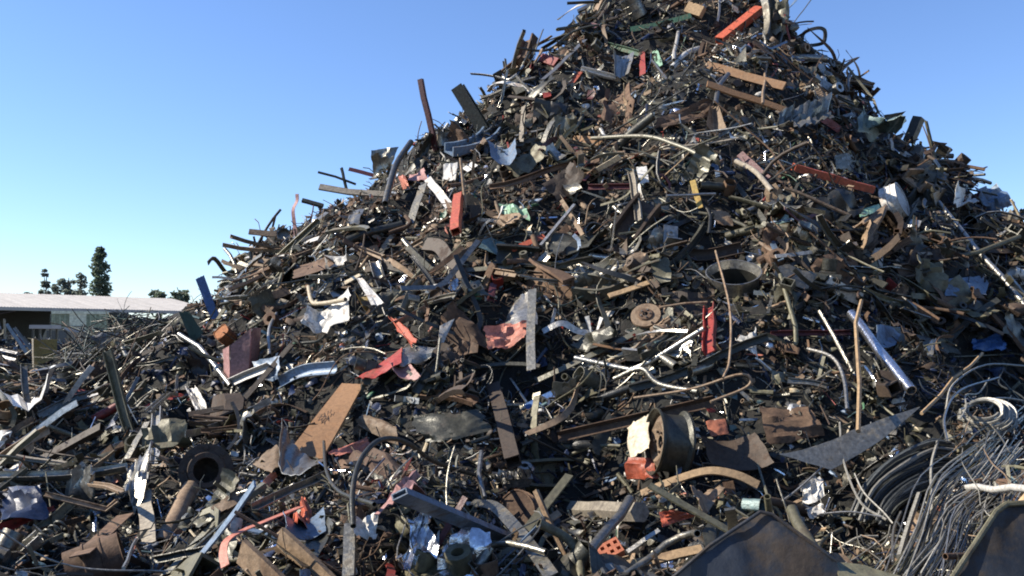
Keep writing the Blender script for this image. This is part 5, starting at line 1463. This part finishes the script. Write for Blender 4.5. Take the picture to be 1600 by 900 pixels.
def label_pieces():
    used = set(o['label'].lower() for o in bpy.data.objects if 'label' in o.keys())
    groups = {}
    for rec in PIECES:
        o, kind, cat, noun, adj, mat, px, py, d, s, X = rec
        vx, vy = X.x, X.dot(UPV)
        a = math.degrees(math.atan2(abs(vy), abs(vx) + 1e-6))
        lie = 'lying level' if a < 18 else ('sloping' if a < 50 else ('steeply tilted' if a < 72 else 'standing on end'))
        size = 'small ' if s < .85 else ('large ' if s > 1.3 else '')
        near = sorted(HERO, key=lambda h: math.hypot(h[1] - px, h[2] - py))
        done = False
        for depth_ in range(12):
            h = near[depth_]
            dx, dy = px - h[1], py - h[2]
            dist = math.hypot(dx, dy)
            rel = ('below' if dy > 0 else 'above') if abs(dy) > abs(dx) * .8 else ('on the shed side of' if dx < 0 else 'on the far side from the shed of')
            if rel.startswith('on the far'): rel = 'on the cable side of'
            if dist < 26: rel = 'right beside' if False else rel.replace('below', 'just below').replace('above', 'just above')
            sm = size if not any(w in adj for w in ('small', 'large', 'short', 'long')) else ''
            core = f"{sm}{adj} {COLOUR[mat]} {noun}"
            for lab in (f"{core} {rel} the {h[0]}", f"{core} {lie} {rel} the {h[0]}"):
                if lab.lower() not in used and len(lab.split()) <= 16:
                    done = True; break
            if done: break
        used.add(lab.lower())
        tag(o, lab, cat, noun + 's strewn over the heap')

# ------------------------------------------------------------------ small scrap nobody could count, filling the gaps
def filler():
    r = np.random.default_rng(5)
    pr = random.Random(99)
    T = []
    def rec(mb): 
        T.append((np.array(mb.v), mb.f))
    for L, w, t in ((.26, .03, .012), (.2, .05, .008), (.34, .02, .016)):
        m = MB(); box(m, 0, 0, 0, L, w, t, jit=.12); rec(m)
    for L, st, w in ((.3, 'wavy', .012), (.26, 'bowed', .016), (.3, 'hooked', .012), (.22, 'kinked', .02)):
        m = MB(); sweep(m, rpath(L, st, 6), circ(w / 2, 4), None, Z); rec(m)
    for L, st, w in ((.26, 'bowed', .04), (.3, 'wavy', .035), (.2, 'hooked', .04)):
        m = MB(); sweep(m, rpath(L, st, 6), rect(w, .006), None, V((0, 1, .3))); rec(m)
    n_thin0 = len(T)
    for L, st, w in ((.55, 'wavy', .009), (.5, 'bowed', .008), (.45, 'hooked', .010), (.6, 'wavy', .012), (.5, 'kinked', .010)):
        m = MB(); sweep(m, rpath(L, st, 8), circ(w / 2, 4), None, Z); rec(m)
    for L, st, w in ((.4, 'bowed', .026), (.45, 'wavy', .022), (.38, 'kinked', .03), (.4, 'hooked', .02)):
        m = MB(); sweep(m, rpath(L, st, 7), rect(w, .005), None, V((0, 1, .4)), R_.uniform(-1, 1)); rec(m)
    n_lin = len(T)
    for w, h, cr in ((.16, .12, .2), (.12, .10, .12), (.2, .09, .25), (.13, .13, .35)):
        m = MB(); sheet(m, sq(w, h), 3, 3, cr, .005, .3, rnd=R_); rec(m)
    m = MB(); lump(m, V((0, 0, 0)), .05, 1, .6, (1, .8, .7), 2); rec(m)
    m = MB(); lump(m, V((0, 0, 0)), .04, 1, .6, (1.5, .8, .5), 6); rec(m)
    m = MB(); sweep(m, rpath(.2, 'straight', 2), circ(.02, 7), circ(.016, 7), Z); rec(m)
    mats = ['rust', 'rust_dark', 'steel', 'grey_paint', 'dark_grey', 'black_paint', 'olive', 'rust_tan', 'galvanised', 'white_paint', 'red_paint', 'blue_grey', 'cream_paint', 'teal_paint', 'bright_steel', 'green_paint', 'salmon_paint', 'navy']
    wts = np.array([7, 9, 8, 7, 10, 10, 10, 8, 4.6, 2.2, .5, 2.0, 1.2, 1.4, 1.6, .4, .3, 1.6]); wts /= wts.sum()
    Vs, Fl, Fs, Mi = [], [], [], []
    off = 0
    N = 46000
    for k in range(N):
        x, y, z, nn, px, py, d = sample_point(pr, 330)
        if 150 < px < 305 and py < 500: continue
        tv, tf = T[pr.randrange(n_lin) if pr.random() < .5 else pr.randrange(n_lin, len(T))]
        s = pr.uniform(.4, 1.15) * (.55 + .045 * d)
        lift = pr.uniform(-.08, .07)
        if covered(px, py): lift = pr.uniform(-.06, .02)
        M = np.array((Matrix.Translation(V((x, y, z)) + nn * lift) @ orient(nn, pr, .5, 1.3) @ Matrix.Scale(s, 4)))
        Vs.append(tv @ M[:3, :3].T + M[:3, 3])
        mi = int(r.choice(len(mats), p=wts))
        if mats[mi] in MET and pr.random() < .5: mi = mats.index(pr.choice(clump(x, y, z)))
        if dark_or_shaded(px, py) or (px > 1240 and 150 < py < 620 and pr.random() < .5): mi = pr.choice([1, 4, 5, 17, 6, 1])  # same painted shade for the small scrap, by darker materials
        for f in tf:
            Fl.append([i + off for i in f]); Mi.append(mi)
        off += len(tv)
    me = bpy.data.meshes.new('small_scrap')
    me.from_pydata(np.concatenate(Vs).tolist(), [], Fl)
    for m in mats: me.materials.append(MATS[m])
    me.polygons.foreach_set('material_index', Mi)
    me.polygons.foreach_set('use_smooth', [True] * len(Mi))
    me.set_sharp_from_angle(angle=.6)
    o = link('small_scrap', me)
    tag(o, 'small mixed metal scrap filling the gaps all over the heap', None, None, 'stuff')
filler()
prune_hidden()
label_pieces()
